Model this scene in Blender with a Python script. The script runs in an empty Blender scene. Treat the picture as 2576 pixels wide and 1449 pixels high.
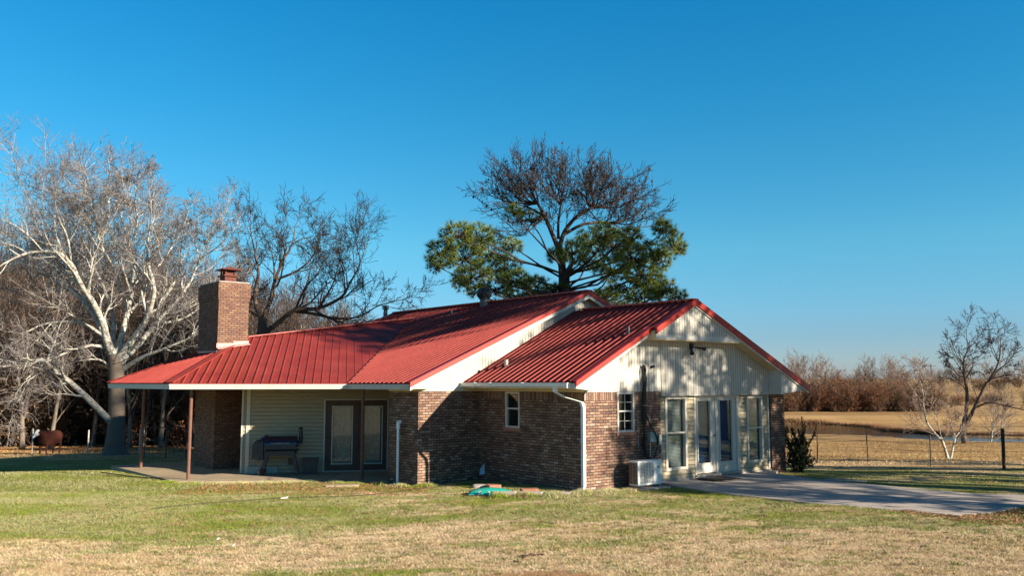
import bpy, math, random
import numpy as np
from mathutils import Vector, Matrix
random.seed(7); RNG=np.random.default_rng(7)
R=math.radians
scene=bpy.context.scene
COL=scene.collection
# ------------------------------------------------------------------ camera
CAM_P=6.178; F_PX=2587/3034*2575; PX,PY=1287.5,724.5
cam=bpy.data.objects.new('camera',bpy.data.cameras.new('camera'))
cam.data.sensor_width=36; cam.data.lens=2587/3034*36; cam.data.clip_end=5000; cam.data.clip_start=.1
cam.location=(0,0,2.5); cam.rotation_euler=(R(90+CAM_P),0,0); COL.objects.link(cam); scene.camera=cam
def at(x,y,D):
    "survey point: photograph column/row (2575 wide) at D metres ahead of the camera"
    u=x-PX; v=PY-y; p=R(CAM_P)
    d=Vector((u,F_PX*math.cos(p)-v*math.sin(p),F_PX*math.sin(p)+v*math.cos(p)))
    return d*(D/d.y)+Vector((0,0,2.5))
# ------------------------------------------------------------------ node helpers
class NT:
    def __init__(s,name,rough=.7,spec=.3,metal=0):
        s.m=bpy.data.materials.new(name); s.m.use_nodes=True; s.t=s.m.node_tree; s.n=s.t.nodes
        s.b=s.n['Principled BSDF']; s.out=s.n['Material Output']
        s.b.inputs['Roughness'].default_value=rough; s.b.inputs['Metallic'].default_value=metal
        s.b.inputs['Specular IOR Level'].default_value=spec
    def new(s,t,**k):
        n=s.n.new(t)
        for a,v in k.items(): setattr(n,a,v)
        return n
    def put(s,sock,v):
        if isinstance(v,bpy.types.NodeSocket): s.t.links.new(v,sock)
        elif v is not None: sock.default_value=v
    def obj(s): return s.new('ShaderNodeTexCoord').outputs['Object']
    def sep(s,v):
        n=s.new('ShaderNodeSeparateXYZ'); s.put(n.inputs[0],v); return n.outputs
    def comb(s,x=0,y=0,z=0):
        n=s.new('ShaderNodeCombineXYZ')
        for i,v in enumerate((x,y,z)): s.put(n.inputs[i],v)
        return n.outputs[0]
    def ma(s,op,a,b=None,c=None,clamp=False):
        n=s.new('ShaderNodeMath',operation=op,use_clamp=clamp)
        for i,v in enumerate((a,b,c)):
            if v is not None: s.put(n.inputs[i],v)
        return n.outputs[0]
    def noise(s,vec,scale,detail=3,rough=.55):
        n=s.new('ShaderNodeTexNoise'); s.put(n.inputs['Vector'],vec); n.inputs['Scale'].default_value=scale
        n.inputs['Detail'].default_value=detail; n.inputs['Roughness'].default_value=rough; return n.outputs['Fac']
    def ramp(s,f,stops,interp='LINEAR'):
        n=s.new('ShaderNodeValToRGB'); s.put(n.inputs[0],f); e=n.color_ramp.elements; n.color_ramp.interpolation=interp
        while len(e)<len(stops): e.new(.5)
        for i,(p,c) in enumerate(stops):
            e[i].position=p; e[i].color=(c,c,c,1) if isinstance(c,(int,float)) else (*c,1)
        return n.outputs[0]
    def mix(s,f,a,b,blend='MIX'):
        n=s.new('ShaderNodeMix',data_type='RGBA',blend_type=blend)
        s.put(n.inputs[0],f)
        for i,v in ((6,a),(7,b)):
            s.put(n.inputs[i],(*v,1) if isinstance(v,tuple) and len(v)==3 else v)
        return n.outputs[2]
    def mapping(s,vec,scale=(1,1,1),loc=(0,0,0),rot=(0,0,0)):
        n=s.new('ShaderNodeMapping'); s.put(n.inputs[0],vec); n.inputs['Scale'].default_value=scale
        n.inputs['Location'].default_value=loc; n.inputs['Rotation'].default_value=rot; return n.outputs[0]
    def bump(s,h,dist=.01,strength=.6):
        n=s.new('ShaderNodeBump'); n.inputs['Distance'].default_value=dist; n.inputs['Strength'].default_value=strength
        s.put(n.inputs['Height'],h); s.t.links.new(n.outputs[0],s.b.inputs['Normal'])
    def col(s,v): s.put(s.b.inputs['Base Color'],(*v,1) if isinstance(v,tuple) and len(v)==3 else v)
def pm(name,c1,c2,scale=4,rough=.7,bump=.0,metal=0,spec=.3,stretch=(1,1,1),detail=4):
    t=NT(name,rough,spec,metal); v=t.mapping(t.obj(),stretch); f=t.noise(v,scale,detail)
    t.col(t.mix(t.ramp(f,[(.3,0.),(.7,1.)]),c1,c2))
    if bump: t.bump(t.noise(v,scale*6,3),bump)
    return t.m
M={}
def brick_mat(name,soldier=False,dark=1.):
    t=NT(name,.85,.2); o=t.sep(t.obj()); h=t.ma('ADD',o[0],o[1]); z=o[2]
    if soldier: h,z=z,h
    row=t.ma('DIVIDE',z,.067 if not soldier else .0745); ri=t.ma('FLOOR',row)
    u=t.ma('ADD',t.ma('DIVIDE',h,.18),t.ma('MULTIPLY',t.ma('MODULO',t.ma('ABSOLUTE',ri),2.),.5)) if not soldier else t.ma('ADD',t.ma('DIVIDE',h,.208),.096)
    ui=t.ma('FLOOR',u)
    wn=t.new('ShaderNodeTexWhiteNoise',noise_dimensions='2D'); t.put(wn.inputs['Vector'],t.comb(ui,ri,0.)); r=wn.outputs['Value']
    fr=t.ma('FRACT',row); fu=t.ma('FRACT',u)
    wob=t.ma('MULTIPLY',t.noise(t.obj(),22,2),.10)
    ez=t.ma('MINIMUM',fr,t.ma('SUBTRACT',1.,fr)); eu=t.ma('MULTIPLY',t.ma('MINIMUM',fu,t.ma('SUBTRACT',1.,fu)),2.8)
    e=t.ma('MINIMUM',ez,eu); mort=t.ma('LESS_THAN',t.ma('ADD',e,wob),.155)
    D=dark*.60
    c=t.ramp(r,[(0,(.13*D,.055*D,.045*D)),(.14,(.30*D,.14*D,.09*D)),(.36,(.40*D,.24*D,.155*D)),(.58,(.22*D,.105*D,.075*D)),(.72,(.46*D,.31*D,.21*D)),(.86,(.36*D,.17*D,.11*D)),(.95,(.58*D,.46*D,.36*D))] if not name.startswith('chim') else [(0,(.12,.05,.032)),(.25,(.20,.095,.052)),(.5,(.155,.062,.042)),(.65,(.23,.125,.07)),(.85,(.18,.07,.045))],'CONSTANT')
    blot=t.noise(t.obj(),28,3)
    c=t.mix(t.ramp(blot,[(.35,0.),(.75,.5)]),c,(.54*D,.42*D,.33*D)); c=t.mix(t.ramp(t.noise(t.obj(),60,2),[(.55,0.),(.8,.6)]),c,(.10*D,.06*D,.055*D))
    big=t.noise(t.obj(),.8,3); c=t.mix(t.ramp(big,[(.4,0.),(.7,.35)]),c,(.13,.075,.06)); c=t.mix(t.ramp(t.noise(t.mapping(t.obj(),(3,3,.4)),1.4,4),[(.52,0.),(.75,.4)]),c,(.09,.06,.055))
    c=t.mix(t.ramp(t.noise(t.obj(),42,2),[(.66,0.),(.72,.8)]),c,(.46,.38,.31)); t.col(t.mix(mort,c,(.035,.022,.02))); t.bump(t.ma('SUBTRACT',t.ma('MULTIPLY',blot,.3),mort),.012,.9)
    return t.m
M['brick']=brick_mat('brick'); M['soldier']=brick_mat('soldier_brick',True); M['chimbrick']=brick_mat('chimney_brick',False,.95)
def roof_mat():
    t=NT('red_metal_roof',.55,.08); o=t.obj(); f=t.noise(t.mapping(o,(1,1,1)),1.3,4); g=t.noise(o,14,3)
    c=t.mix(t.ramp(f,[(.3,0.),(.75,1.)]),(.20,.026,.022),(.265,.044,.037)); c=t.mix(t.ramp(g,[(.5,0.),(.8,.35)]),c,(.24,.045,.04)); st=t.noise(t.mapping(o,(5,5,.6)),2.2,5,.7); c=t.mix(t.ramp(st,[(.5,0.),(.72,.45)]),c,(.33,.08,.065)); c=t.mix(t.ramp(t.noise(o,4.3,5,.7),[(.60,0.),(.68,.35)]),c,(.13,.03,.03))
    t.col(c); t.put(t.b.inputs['Roughness'],t.ramp(f,[(.3,.42),(.8,.6)])); t.bump(g,.004,.3); return t.m
M['roof']=roof_mat()
M['redtrim']=pm('red_metal_trim',(.42,.026,.015),(.35,.02,.014),3,.38,.002,spec=.5)
M['flash']=pm('faded_pink_flashing',(.62,.36,.33),(.5,.2,.17),14,.6,.004)
M['white']=pm('white_paint',(.54,.52,.475),(.46,.44,.40),5,.55,.002)
M['cream']=pm('cream_soffit',(.62,.50,.30),(.54,.43,.25),4,.7)
M['siding']=pm('cream_vinyl_siding',(.37,.31,.205),(.31,.26,.17),3,.5,.002,stretch=(1,1,6))
M['whitemetal']=pm('white_metal_gutter',(.80,.82,.82),(.70,.73,.74),5,.4,.001,spec=.5)
M['doorcream']=pm('cream_door_paint',(.56,.52,.44),(.50,.46,.39),3,.45)
M['doorbrown']=pm('brown_door_paint',(.105,.058,.036),(.075,.042,.028),4,.5)
M['post']=pm('brown_post_paint',(.17,.08,.055),(.12,.055,.04),9,.6,.003)
M['blackm']=pm('black_metal',(.012,.013,.018),(.02,.022,.03),8,.35,.001,spec=.5)
M['bluegrill']=pm('dark_blue_grill_lid',(.006,.009,.028),(.009,.014,.038),5,.28,spec=.6)
M['blackrub']=pm('black_foam_pipe',(.015,.014,.014),(.035,.03,.028),30,.85,.004)
M['steel']=pm('galvanised_steel',(.34,.35,.35),(.22,.23,.23),12,.4,.002,metal=.8)
M['darksteel']=pm('weathered_dark_vent',(.05,.055,.06),(.10,.11,.11),10,.45,.003,metal=.5)
M['rust']=pm('rusty_red_steel',(.17,.04,.028),(.07,.03,.025),14,.8,.006)
M['greybox']=pm('grey_green_box',(.30,.36,.33),(.24,.30,.28),6,.5)
M['acwhite']=pm('off_white_enamel',(.78,.78,.74),(.70,.71,.68),5,.4)
M['teal']=pm('teal_plastic',(.02,.42,.33),(.02,.33,.27),5,.32,.004,spec=.5)
M['stone']=pm('grey_edging_stone',(.40,.36,.33),(.27,.23,.21),9,.9,.012)
M['clay']=pm('flat_clay_slab',(.42,.19,.12),(.30,.13,.09),9,.85,.008)
M['blind']=pm('pale_blind',(.52,.50,.44),(.44,.42,.37),3,.6)
M['curtain']=pm('pale_lace_curtain',(.46,.50,.44),(.34,.38,.34),9,.8,.01)
M['inside']=pm('dark_room',(.02,.022,.03),(.035,.035,.04),2,.9)
M['skyblind']=pm('blind_with_sky_reflection',(.03,.10,.24),(.02,.06,.15),1.2,.5)  # blue sky reflection of the door glass, painted into the blind colour
M['mat']=pm('dark_doormat',(.018,.017,.016),(.035,.032,.03),60,.95,.01)
M['fencesteel']=pm('weathered_fence_steel',(.10,.075,.055),(.06,.045,.035),20,.7)
M['fencewood']=pm('dark_fence_wood',(.10,.06,.035),(.05,.032,.022),10,.9,.01,stretch=(4,4,.6))
M['whitepost']=pm('white_fence_post',(.62,.55,.5),(.42,.36,.33),10,.8)
M['bluebag']=pm('pale_blue_plastic',(.30,.48,.62),(.16,.26,.36),6,.4)
M['scrap']=pm('white_scrap',(.75,.73,.68),(.6,.58,.52),20,.7)
def panel_mat(axis):
    t=NT('grooved_white_panel',.6,.3); o=t.sep(t.obj()); c=o[axis]; f=t.ma('FRACT',t.ma('DIVIDE',t.ma('ADD',c,50.),.102))
    g=t.ma('LESS_THAN',f,.15); st=t.noise(t.mapping(t.obj(),(6,6,.5)),2.5,4)
    cc=t.mix(t.ramp(st,[(.45,0.),(.75,1.)]),(.50,.47,.41),(.39,.365,.32)); 
    cc=t.mix(t.ramp(t.noise(t.mapping(t.obj(),(3,3,.35)),1.7,5),[(.58,0.),(.70,.55)]),cc,(.40,.36,.33))
    t.col(t.mix(g,cc,(.17,.16,.15))); t.bump(t.ma('SUBTRACT',1.,g),.01,.8); return t.m
M['panel']=panel_mat(1)
def glass_mat():
    t=NT('window_glass',.04,.6); t.col((.01,.013,.02))
    tr=t.new('ShaderNodeBsdfTransparent'); tr.inputs[0].default_value=(.80,.86,.88,1)
    gl=t.new('ShaderNodeBsdfGlossy'); gl.inputs['Roughness'].default_value=.03
    fr=t.new('ShaderNodeLayerWeight'); fr.inputs[0].default_value=.5
    mx=t.new('ShaderNodeMixShader'); t.put(mx.inputs[0],t.ma('ADD',t.ma('MULTIPLY',t.ma('POWER',fr.outputs['Facing'],3.),.7),.07,clamp=True)); t.put(mx.inputs[1],tr.outputs[0]); t.put(mx.inputs[2],gl.outputs[0])
    t.put(t.out.inputs[0],mx.outputs[0]); return t.m
M['glass']=glass_mat()
def concrete(name,a,b,cc):
    t=NT(name,.85,.25); o=t.obj(); c=t.mix(t.ramp(t.noise(o,.7,5,.6),[(.35,0.),(.7,1.)]),a,b); c=t.mix(t.ramp(t.noise(o,9,4,.7),[(.5,0.),(.8,.5)]),c,cc)
    cr=t.new('ShaderNodeTexVoronoi',feature='DISTANCE_TO_EDGE'); t.put(cr.inputs['Vector'],t.mix(.12,o,t.comb(t.noise(o,1.5,3),t.noise(o,1.3,3),0.))); cr.inputs['Scale'].default_value=.35
    c=t.mix(t.ramp(cr.outputs['Distance'],[(.0,.8),(.006,0.)]),c,(.12,.10,.08)); jo=t.sep(t.mapping(o,rot=(0,0,.878))); jl=t.ma('LESS_THAN',t.ma('MINIMUM',t.ma('FRACT',t.ma('DIVIDE',t.ma('ADD',jo[0],31.),3.1)),t.ma('FRACT',t.ma('DIVIDE',t.ma('ADD',jo[1],30.2),3.1))),.006); c=t.mix(jl,c,(.08,.065,.055)); c=t.mix(t.ramp(t.noise(t.mapping(o,(1,1,1),(4,2,0)),.45,5,.7),[(.5,0.),(.72,.55)]),c,(.30,.24,.20)); t.col(c); t.bump(t.noise(o,40,4),.006,.5); return t.m
M['conc']=concrete('patio_concrete',(.47,.41,.36),(.37,.325,.285),(.26,.22,.195))
M['concold']=concrete('old_porch_concrete',(.42,.33,.22),(.31,.24,.155),(.21,.16,.11))
# ground: dormant tan grass with green patches
def grass_nodes(t,o):
    s=t.sep(o); y=s[1]; x=s[0]
    n1=t.noise(t.mapping(o,(.45,1.,0.)),.55,5,.62); n2=t.noise(t.mapping(o,(1,1.6,0.)),2.6,4,.6)
    n3=t.noise(t.mapping(o,(.8,1.5,0.),(7,3,0)),1.1,3,.5); n=t.ma('ADD',t.ma('MULTIPLY',n1,.55),t.ma('ADD',t.ma('MULTIPLY',n2,.22),t.ma('MULTIPLY',n3,.27)))
    band=t.ma('SUBTRACT',t.ma('MULTIPLY',t.ma('SUBTRACT',y,15.2,clamp=False),.045),0.)
    band=t.ma('MINIMUM',t.ma('MAXIMUM',band,-.012),.085)
    left=t.ma('MULTIPLY',t.ma('MINIMUM',t.ma('MAXIMUM',t.ma('MULTIPLY',t.ma('ADD',x,2.),-.02),0.),.11),t.ma('MINIMUM',t.ma('MAXIMUM',t.ma('SUBTRACT',y,14.5),0.),1.))
    far=t.ma('MULTIPLY',t.ma('MINIMUM',t.ma('MAXIMUM',t.ma('SUBTRACT',y,27.),0.),10.),.022)
    g=t.ma('SUBTRACT',t.ma('ADD',t.ma('ADD',n,band),left),far)
    green=t.ramp(g,[(.525,0.),(.60,1.)])
    return green,n1,n2
def ground_mat():
    t=NT('grass_ground',.95,.1); o=t.obj(); green,n1,n2=grass_nodes(t,o)
    f=t.noise(t.mapping(o,(1,2.2,1)),16,4,.7); fb=t.noise(o,3.7,4,.6)
    tan=t.mix(t.ramp(f,[(.3,0.),(.7,1.)]),(.32,.22,.12),(.54,.41,.25)); tan=t.mix(t.ramp(fb,[(.5,0.),(.72,.7)]),tan,(.24,.145,.075))
    gr=t.mix(t.ramp(f,[(.3,0.),(.7,1.)]),(.13,.15,.035),(.25,.255,.07))
    c=t.mix(green,tan,gr); so_=t.sep(o); dd=t.ma('SQRT',t.ma('ADD',t.ma('POWER',t.ma('DIVIDE',t.ma('SUBTRACT',so_[0],.25),1.0),2.),t.ma('POWER',t.ma('DIVIDE',t.ma('SUBTRACT',so_[1],11.75),.42),2.))); dd=t.ma('ADD',dd,t.ma('MULTIPLY',t.ma('SUBTRACT',fb,.5),1.6)); c=t.mix(t.ramp(dd,[(.7,1.),(1.,0.)]),c,t.mix(f,(.30,.15,.075),(.46,.27,.14)))
    y=t.sep(o)[1]; fa=t.noise(t.mapping(o,(.05,.22,0)),1.,5,.6); farc=t.mix(t.ramp(fa,[(.35,0.),(.65,1.)]),(.24,.14,.06),(.44,.29,.13))
    c=t.mix(t.ma('MULTIPLY',t.ma('SUBTRACT',y,30.),.05,clamp=True),c,farc)
    t.col(c); t.bump(f,.05,.7); return t.m
M['ground']=ground_mat()
def blade_mat():
    t=NT('grass_blades',.8,.15); o=t.obj(); green,n1,n2=grass_nodes(t,o)
    a=t.new('ShaderNodeAttribute',attribute_name='rnd').outputs['Fac']
    tan=t.ramp(a,[(0,(.29,.18,.08)),(.3,(.52,.385,.20)),(.65,(.68,.54,.32)),(1,(.80,.68,.45))])
    gr=t.ramp(a,[(0,(.06,.115,.01)),(.5,(.165,.25,.02)),(.85,(.34,.36,.05)),(1,(.5,.42,.13))])
    k=t.ma('GREATER_THAN',green,t.ma('MULTIPLY',t.ma('FRACT',t.ma('MULTIPLY',a,37.)),.9))
    th=t.noise(t.mapping(o,(.7,1.9,0.),(3,9,0)),2.4,5,.7); c=t.mix(k,tan,gr); c=t.mix(t.ramp(th,[(.51,0.),(.63,.85)]),c,t.mix(a,(.20,.11,.06),(.42,.26,.15)))
    wb_=t.noise(t.mapping(o,(.5,.8,0.),(1,2,0)),.8,4,.6); c=t.mix(t.ramp(wb_,[(.42,.35),(.62,0.)]),c,t.mix(a,(.62,.46,.34),(.85,.72,.58)))
    t.col(t.mix(t.ma('MULTIPLY',t.ma('SUBTRACT',t.sep(o)[1],29.),.1,clamp=True),c,t.mix(t.ramp(t.noise(t.mapping(o,(.3,1.,0)),.5,5,.65),[(.38,0.),(.62,1.)]),t.mix(a,(.22,.12,.045),(.46,.29,.12)),t.mix(a,(.34,.22,.08),(.66,.46,.21))))); return t.m
M['blade']=blade_mat()
def bark(name,a,b,c=None,scale=3.,st=(1,1,.35),k=(.45,.6)):
    t=NT(name,.9,.15); v=t.mapping(t.obj(),st); f=t.noise(v,scale,5,.65); cc=t.mix(t.ramp(f,[(k[0],0.),(k[1],1.)]),a,b)
    if c: cc=t.mix(t.ramp(t.noise(v,scale*3.1,3),[(.55,0.),(.62,.8)]),cc,c)
    t.col(cc); t.bump(t.noise(v,scale*5,4),.02,.7); return t.m
M['sycbark']=bark('white_mottled_bark',(.46,.44,.39),(.28,.255,.22),(.10,.085,.07),2.4,(1,1,1.4))
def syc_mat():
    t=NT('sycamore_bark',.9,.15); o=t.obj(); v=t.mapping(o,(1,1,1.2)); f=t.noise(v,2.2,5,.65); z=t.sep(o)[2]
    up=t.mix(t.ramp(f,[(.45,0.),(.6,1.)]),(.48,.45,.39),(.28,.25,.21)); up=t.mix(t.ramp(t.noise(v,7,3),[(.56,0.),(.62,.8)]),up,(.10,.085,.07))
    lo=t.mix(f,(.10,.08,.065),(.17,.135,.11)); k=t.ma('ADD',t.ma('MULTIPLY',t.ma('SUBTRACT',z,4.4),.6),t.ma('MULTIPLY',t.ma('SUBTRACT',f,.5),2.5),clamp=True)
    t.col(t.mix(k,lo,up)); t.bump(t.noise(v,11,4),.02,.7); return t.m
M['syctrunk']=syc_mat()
M['syctwig']=bark('pale_twig_bark',(.22,.195,.185),(.12,.10,.10),None,2)
M['darkbark']=bark('dark_bark',(.085,.06,.048),(.14,.10,.075),None,4)
M['pinebark']=bark('very_dark_bark',(.05,.034,.03),(.085,.06,.048),None,4)
M['darktwig']=bark('dark_twig',(.032,.024,.023),(.05,.038,.034),None,3)
M['greybark']=bark('grey_woodland_bark',(.19,.155,.125),(.075,.055,.045),None,2.5)
M['greytwig']=bark('brown_woodland_twig',(.10,.07,.053),(.06,.04,.032),None,2)
M['paletwig']=bark('pale_far_twig',(.26,.19,.155),(.17,.12,.095),None,2)
def leafm(name,cols,tr=.25):
    t=NT(name,.7,.2); a=t.new('ShaderNodeAttribute',attribute_name='rnd').outputs['Fac']
    t.col(t.ramp(a,[(i/(len(cols)-1),c) for i,c in enumerate(cols)])); return t.m
M['needle']=leafm('pine_needles',[(.03,.06,.016),(.07,.11,.02),(.15,.18,.03),(.30,.29,.055)])
M['needledark']=leafm('pine_needles_deep',[(.02,.045,.018),(.04,.075,.02),(.075,.11,.028)])
M['rusty']=leafm('rusty_leaves',[(.16,.05,.025),(.25,.08,.03),(.29,.12,.05),(.19,.10,.06)])
M['tanleaf']=leafm('tan_brush_leaves',[(.09,.05,.03),(.15,.085,.045),(.22,.13,.06),(.17,.12,.06)])
M['reed']=leafm('dark_reeds',[(.05,.028,.015),(.09,.045,.022),(.14,.07,.03),(.20,.11,.05)])
M['litter']=leafm('leaf_litter',[(.16,.06,.03),(.30,.13,.055),(.38,.20,.09),(.22,.09,.05)])
M['shrub']=leafm('dark_shrub_leaves',[(.012,.028,.01),(.025,.05,.018),(.05,.07,.02),(.10,.05,.02)])
# ------------------------------------------------------------------ mesh helpers
class MB:
    def __init__(s): s.v=[]; s.f=[]; s.r=[]
    def quadbox(s,o,a,b,c):
        "box from corner o with edge vectors a,b,c"
        o,a,b,c=map(Vector,(o,a,b,c)); i=len(s.v)
        s.v+=[o,o+a,o+a+b,o+b,o+c,o+a+c,o+a+b+c,o+b+c]
        fs=[(0,3,2,1),(4,5,6,7),(0,1,5,4),(1,2,6,5),(2,3,7,6),(3,0,4,7)]
        if a.cross(b).dot(c)<0: fs=[t[::-1] for t in fs]
        s.f+=[tuple(i+k for k in t) for t in fs]; return s
    def box(s,x0,x1,y0,y1,z0,z1): return s.quadbox((x0,y0,z0),(x1-x0,0,0),(0,y1-y0,0),(0,0,z1-z0))
    def poly(s,pts,ext=None):
        pts=[Vector(p) for p in pts]; i=len(s.v); n=len(pts); s.v+=pts; s.f.append(tuple(range(i,i+n)))
        if ext is not None:
            e=Vector(ext); s.v+=[p+e for p in pts]; s.f.append(tuple(range(i+2*n-1,i+n-1,-1)))
            for k in range(n): s.f.append((i+k,i+n+k,i+n+(k+1)%n,i+(k+1)%n))
        return s
    def tube(s,pts,rad,k=8,cap=True):
        pts=[Vector(p) for p in pts]; n=len(pts)
        if not hasattr(rad,'__len__'): rad=[rad]*n
        base=len(s.v); ref=None
        for i,p in enumerate(pts):
            d=(pts[min(i+1,n-1)]-pts[max(i-1,0)]).normalized()
            if ref is None: ref=Vector((0,0,1)) if abs(d.z)<.9 else Vector((1,0,0))
            u=d.cross(ref); u=u.normalized() if u.length>1e-5 else Vector((1,0,0)); w=d.cross(u); ref=-w if False else ref
            for j in range(k):
                a=2*math.pi*j/k; s.v.append(p+(u*math.cos(a)+w*math.sin(a))*rad[i])
        for i in range(n-1):
            for j in range(k):
                a=base+i*k+j; b=base+i*k+(j+1)%k; s.f.append((a,b,b+k,a+k))
        if cap: s.f.append(tuple(base+j for j in range(k))[::-1]); s.f.append(tuple(base+(n-1)*k+j for j in range(k)))
        return s
    def lathe(s,c,prof,k=20):
        c=Vector(c); base=len(s.v); n=len(prof)
        for r,z in prof:
            for j in range(k):
                a=2*math.pi*j/k; s.v.append(c+Vector((r*math.cos(a),r*math.sin(a),z)))
        for i in range(n-1):
            for j in range(k):
                a=base+i*k+j; b=base+i*k+(j+1)%k; s.f.append((a,b,b+k,a+k))
        s.f.append(tuple(base+j for j in range(k))[::-1]); s.f.append(tuple(base+(n-1)*k+j for j in range(k))); return s
    def build(s,name,mat,parent=None,smooth=False,bevel=0,rnd=False):
        me=bpy.data.meshes.new(name); me.from_pydata([tuple(p) for p in s.v],[],s.f); me.update()
        if mat: me.materials.append(M[mat] if isinstance(mat,str) else mat)
        if smooth: me.polygons.foreach_set('use_smooth',[True]*len(me.polygons))
        o=bpy.data.objects.new(name,me); COL.objects.link(o)
        if parent: o.parent=parent
        if bevel:
            b=o.modifiers.new('b','BEVEL'); b.width=bevel; b.segments=2; b.limit_method='ANGLE'
        if rnd: add_rnd(me,s.r)
        return o
def add_rnd(me,vals):
    a=me.attributes.new('rnd','FLOAT','FACE'); a.data.foreach_set('value',np.asarray(vals,dtype=np.float32))
def fastmesh(name,V,Fidx,k,mat,parent=None,rnd=None):
    "V (n,3), Fidx (m,k) numpy"
    me=bpy.data.meshes.new(name); me.vertices.add(len(V)); me.vertices.foreach_set('co',V.astype(np.float32).ravel())
    m=len(Fidx); me.loops.add(m*k); me.polygons.add(m); me.loops.foreach_set('vertex_index',Fidx.astype(np.int32).ravel())
    me.polygons.foreach_set('loop_start',np.arange(0,m*k,k,dtype=np.int32)); me.polygons.foreach_set('loop_total',np.full(m,k,dtype=np.int32))
    me.update(calc_edges=True); me.materials.append(M[mat])
    if rnd is not None: add_rnd(me,rnd)
    o=bpy.data.objects.new(name,me); COL.objects.link(o)
    if parent: o.parent=parent
    return o
def tag(o,label=None,cat=None,group=None,kind=None):
    if label: o['label']=label
    if cat: o['category']=cat
    if group: o['group']=group
    if kind: o['kind']=kind
    return o
def empty(name,loc=(0,0,0),rz=0,label=None,cat=None,group=None):
    o=bpy.data.objects.new(name,None); o.empty_display_size=.2; o.location=loc; o.rotation_euler=(0,0,rz); COL.objects.link(o)
    return tag(o,label,cat,group)
def copy_tree(o,parent=None):
    c=o.copy(); COL.objects.link(c)
    if parent: c.parent=parent
    for ch in list(o.children): copy_tree(ch,c)
    return c
# ------------------------------------------------------------------ terrain
def sm(a,b,x): t=np.clip((x-a)/(b-a),0,1); return t*t*(3-2*t)
LY=[-50,0,22,26,30,37,42,55,80,200,500,2000]; LZ=[-.14,-.14,-.14,-.18,-.30,-.52,-.92,-1.3,-1.5,-.8,2,8]
RY=[-50,0,22,26,29,33,38,45,55,68,75,104,107,122,170,350,800,2000]; RZ=[-.03,-.03,-.03,-.12,-.34,-.60,-.80,-1.40,-1.85,-2.2,-2.3,-2.35,-1.55,-1.07,-.3,3.0,5.5,9]
POND=np.array([(16,88),(22,86.5),(28,83.4),(33.0,81.2),(34.6,76.0),(36.4,72.0),(48,68.8),(62,68.6),(62,74.5),(48,76.5),(40.8,82),(39.3,87.5),(37.8,90),(39.8,98),(37.8,103.5),(33,105),(24,104),(14,100),(8,93)])
def pond_sd(X,Y):
    X=np.asarray(X,float); Y=np.asarray(Y,float); d=np.full(X.shape,1e9); ins=np.zeros(X.shape,bool); n=len(POND)
    for i in range(n):
        a=POND[i]; b=POND[(i+1)%n]; e=b-a; wx=X-a[0]; wy=Y-a[1]; t=np.clip((wx*e[0]+wy*e[1])/(e@e),0,1)
        d=np.minimum(d,np.hypot(wx-t*e[0],wy-t*e[1]))
        c=((a[1]>Y)!=(b[1]>Y))&(X<(b[0]-a[0])*(Y-a[1])/((b[1]-a[1])+1e-12)+a[0]); ins^=c
    return np.where(ins,-d,d)
def terr(X,Y):
    X=np.asarray(X,float); Y=np.asarray(Y,float)
    zl=np.interp(Y,LY,LZ); zr=np.interp(Y,RY,RZ)
    s=sm(-3.2,.6,X)*(1-sm(22,30,Y))+sm(-12,9,X)*sm(22,30,Y)
    z=zl*(1-s)+zr*s
    z=z+.015*np.sin(X*1.1+Y*.7)*np.sin(Y*.9-X*.3)+sm(50,200,Y)*.25*np.sin(X*.05)*np.sin(Y*.045)
    sd=pond_sd(X,Y); far=sm(74,90,Y)*(Y>80)
    bank=np.where(sd>0,-2.35+np.clip(sd,0,900)*.55,-2.35+sd*.6)   # dips into the basin
    return np.where(sd<0,np.maximum(bank,-3.6),np.minimum(z,np.maximum(bank,-2.40)))
def tz(x,y): return float(terr(np.array([x]),np.array([y]))[0])
def axis(segs):
    out=[]
    for a,b,st in segs: out+=list(np.arange(a,b,st))
    return np.array(out)
gx=axis([(-1500,-300,100),(-300,-90,15),(-90,-30,3),(-30,-14,1),(-14,24,.4),(24,70,1.2),(70,200,8),(200,1501,100)])
gy=axis([(-60,0,10),(0,8,2),(8,32,.4),(32,60,1),(60,112,.8),(112,200,5),(200,600,30),(600,2001,200)])
GX,GY=np.meshgrid(gx,gy); V=np.stack([GX.ravel(),GY.ravel(),terr(GX,GY).ravel()],1)
nx=len(gx); I=(np.arange(len(gy)-1)[:,None]*nx+np.arange(nx-1)[None,:]).ravel()
g=fastmesh('ground',V,np.stack([I,I+1,I+1+nx,I+nx],1),4,'ground'); g.data.polygons.foreach_set('use_smooth',[True]*len(g.data.polygons))
tag(g,'tan winter lawn and pasture with green patches around the house','ground',kind='structure')
# pond water
t=NT('pond_water',.015,.6); t.col((.02,.016,.01)); t.bump(t.noise(t.mapping(t.obj(),(1,2.5,1)),1.6,3),.06,.35); M['water']=t.m
w=MB(); w.poly([(x,y,-2.45) for x,y in [(-10,66),(75,66),(75,110),(-10,110)]]); w=w.build('water','water'); tag(w,'still brown pond beyond the fence reflecting bare trees','pond',kind='structure')
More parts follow.
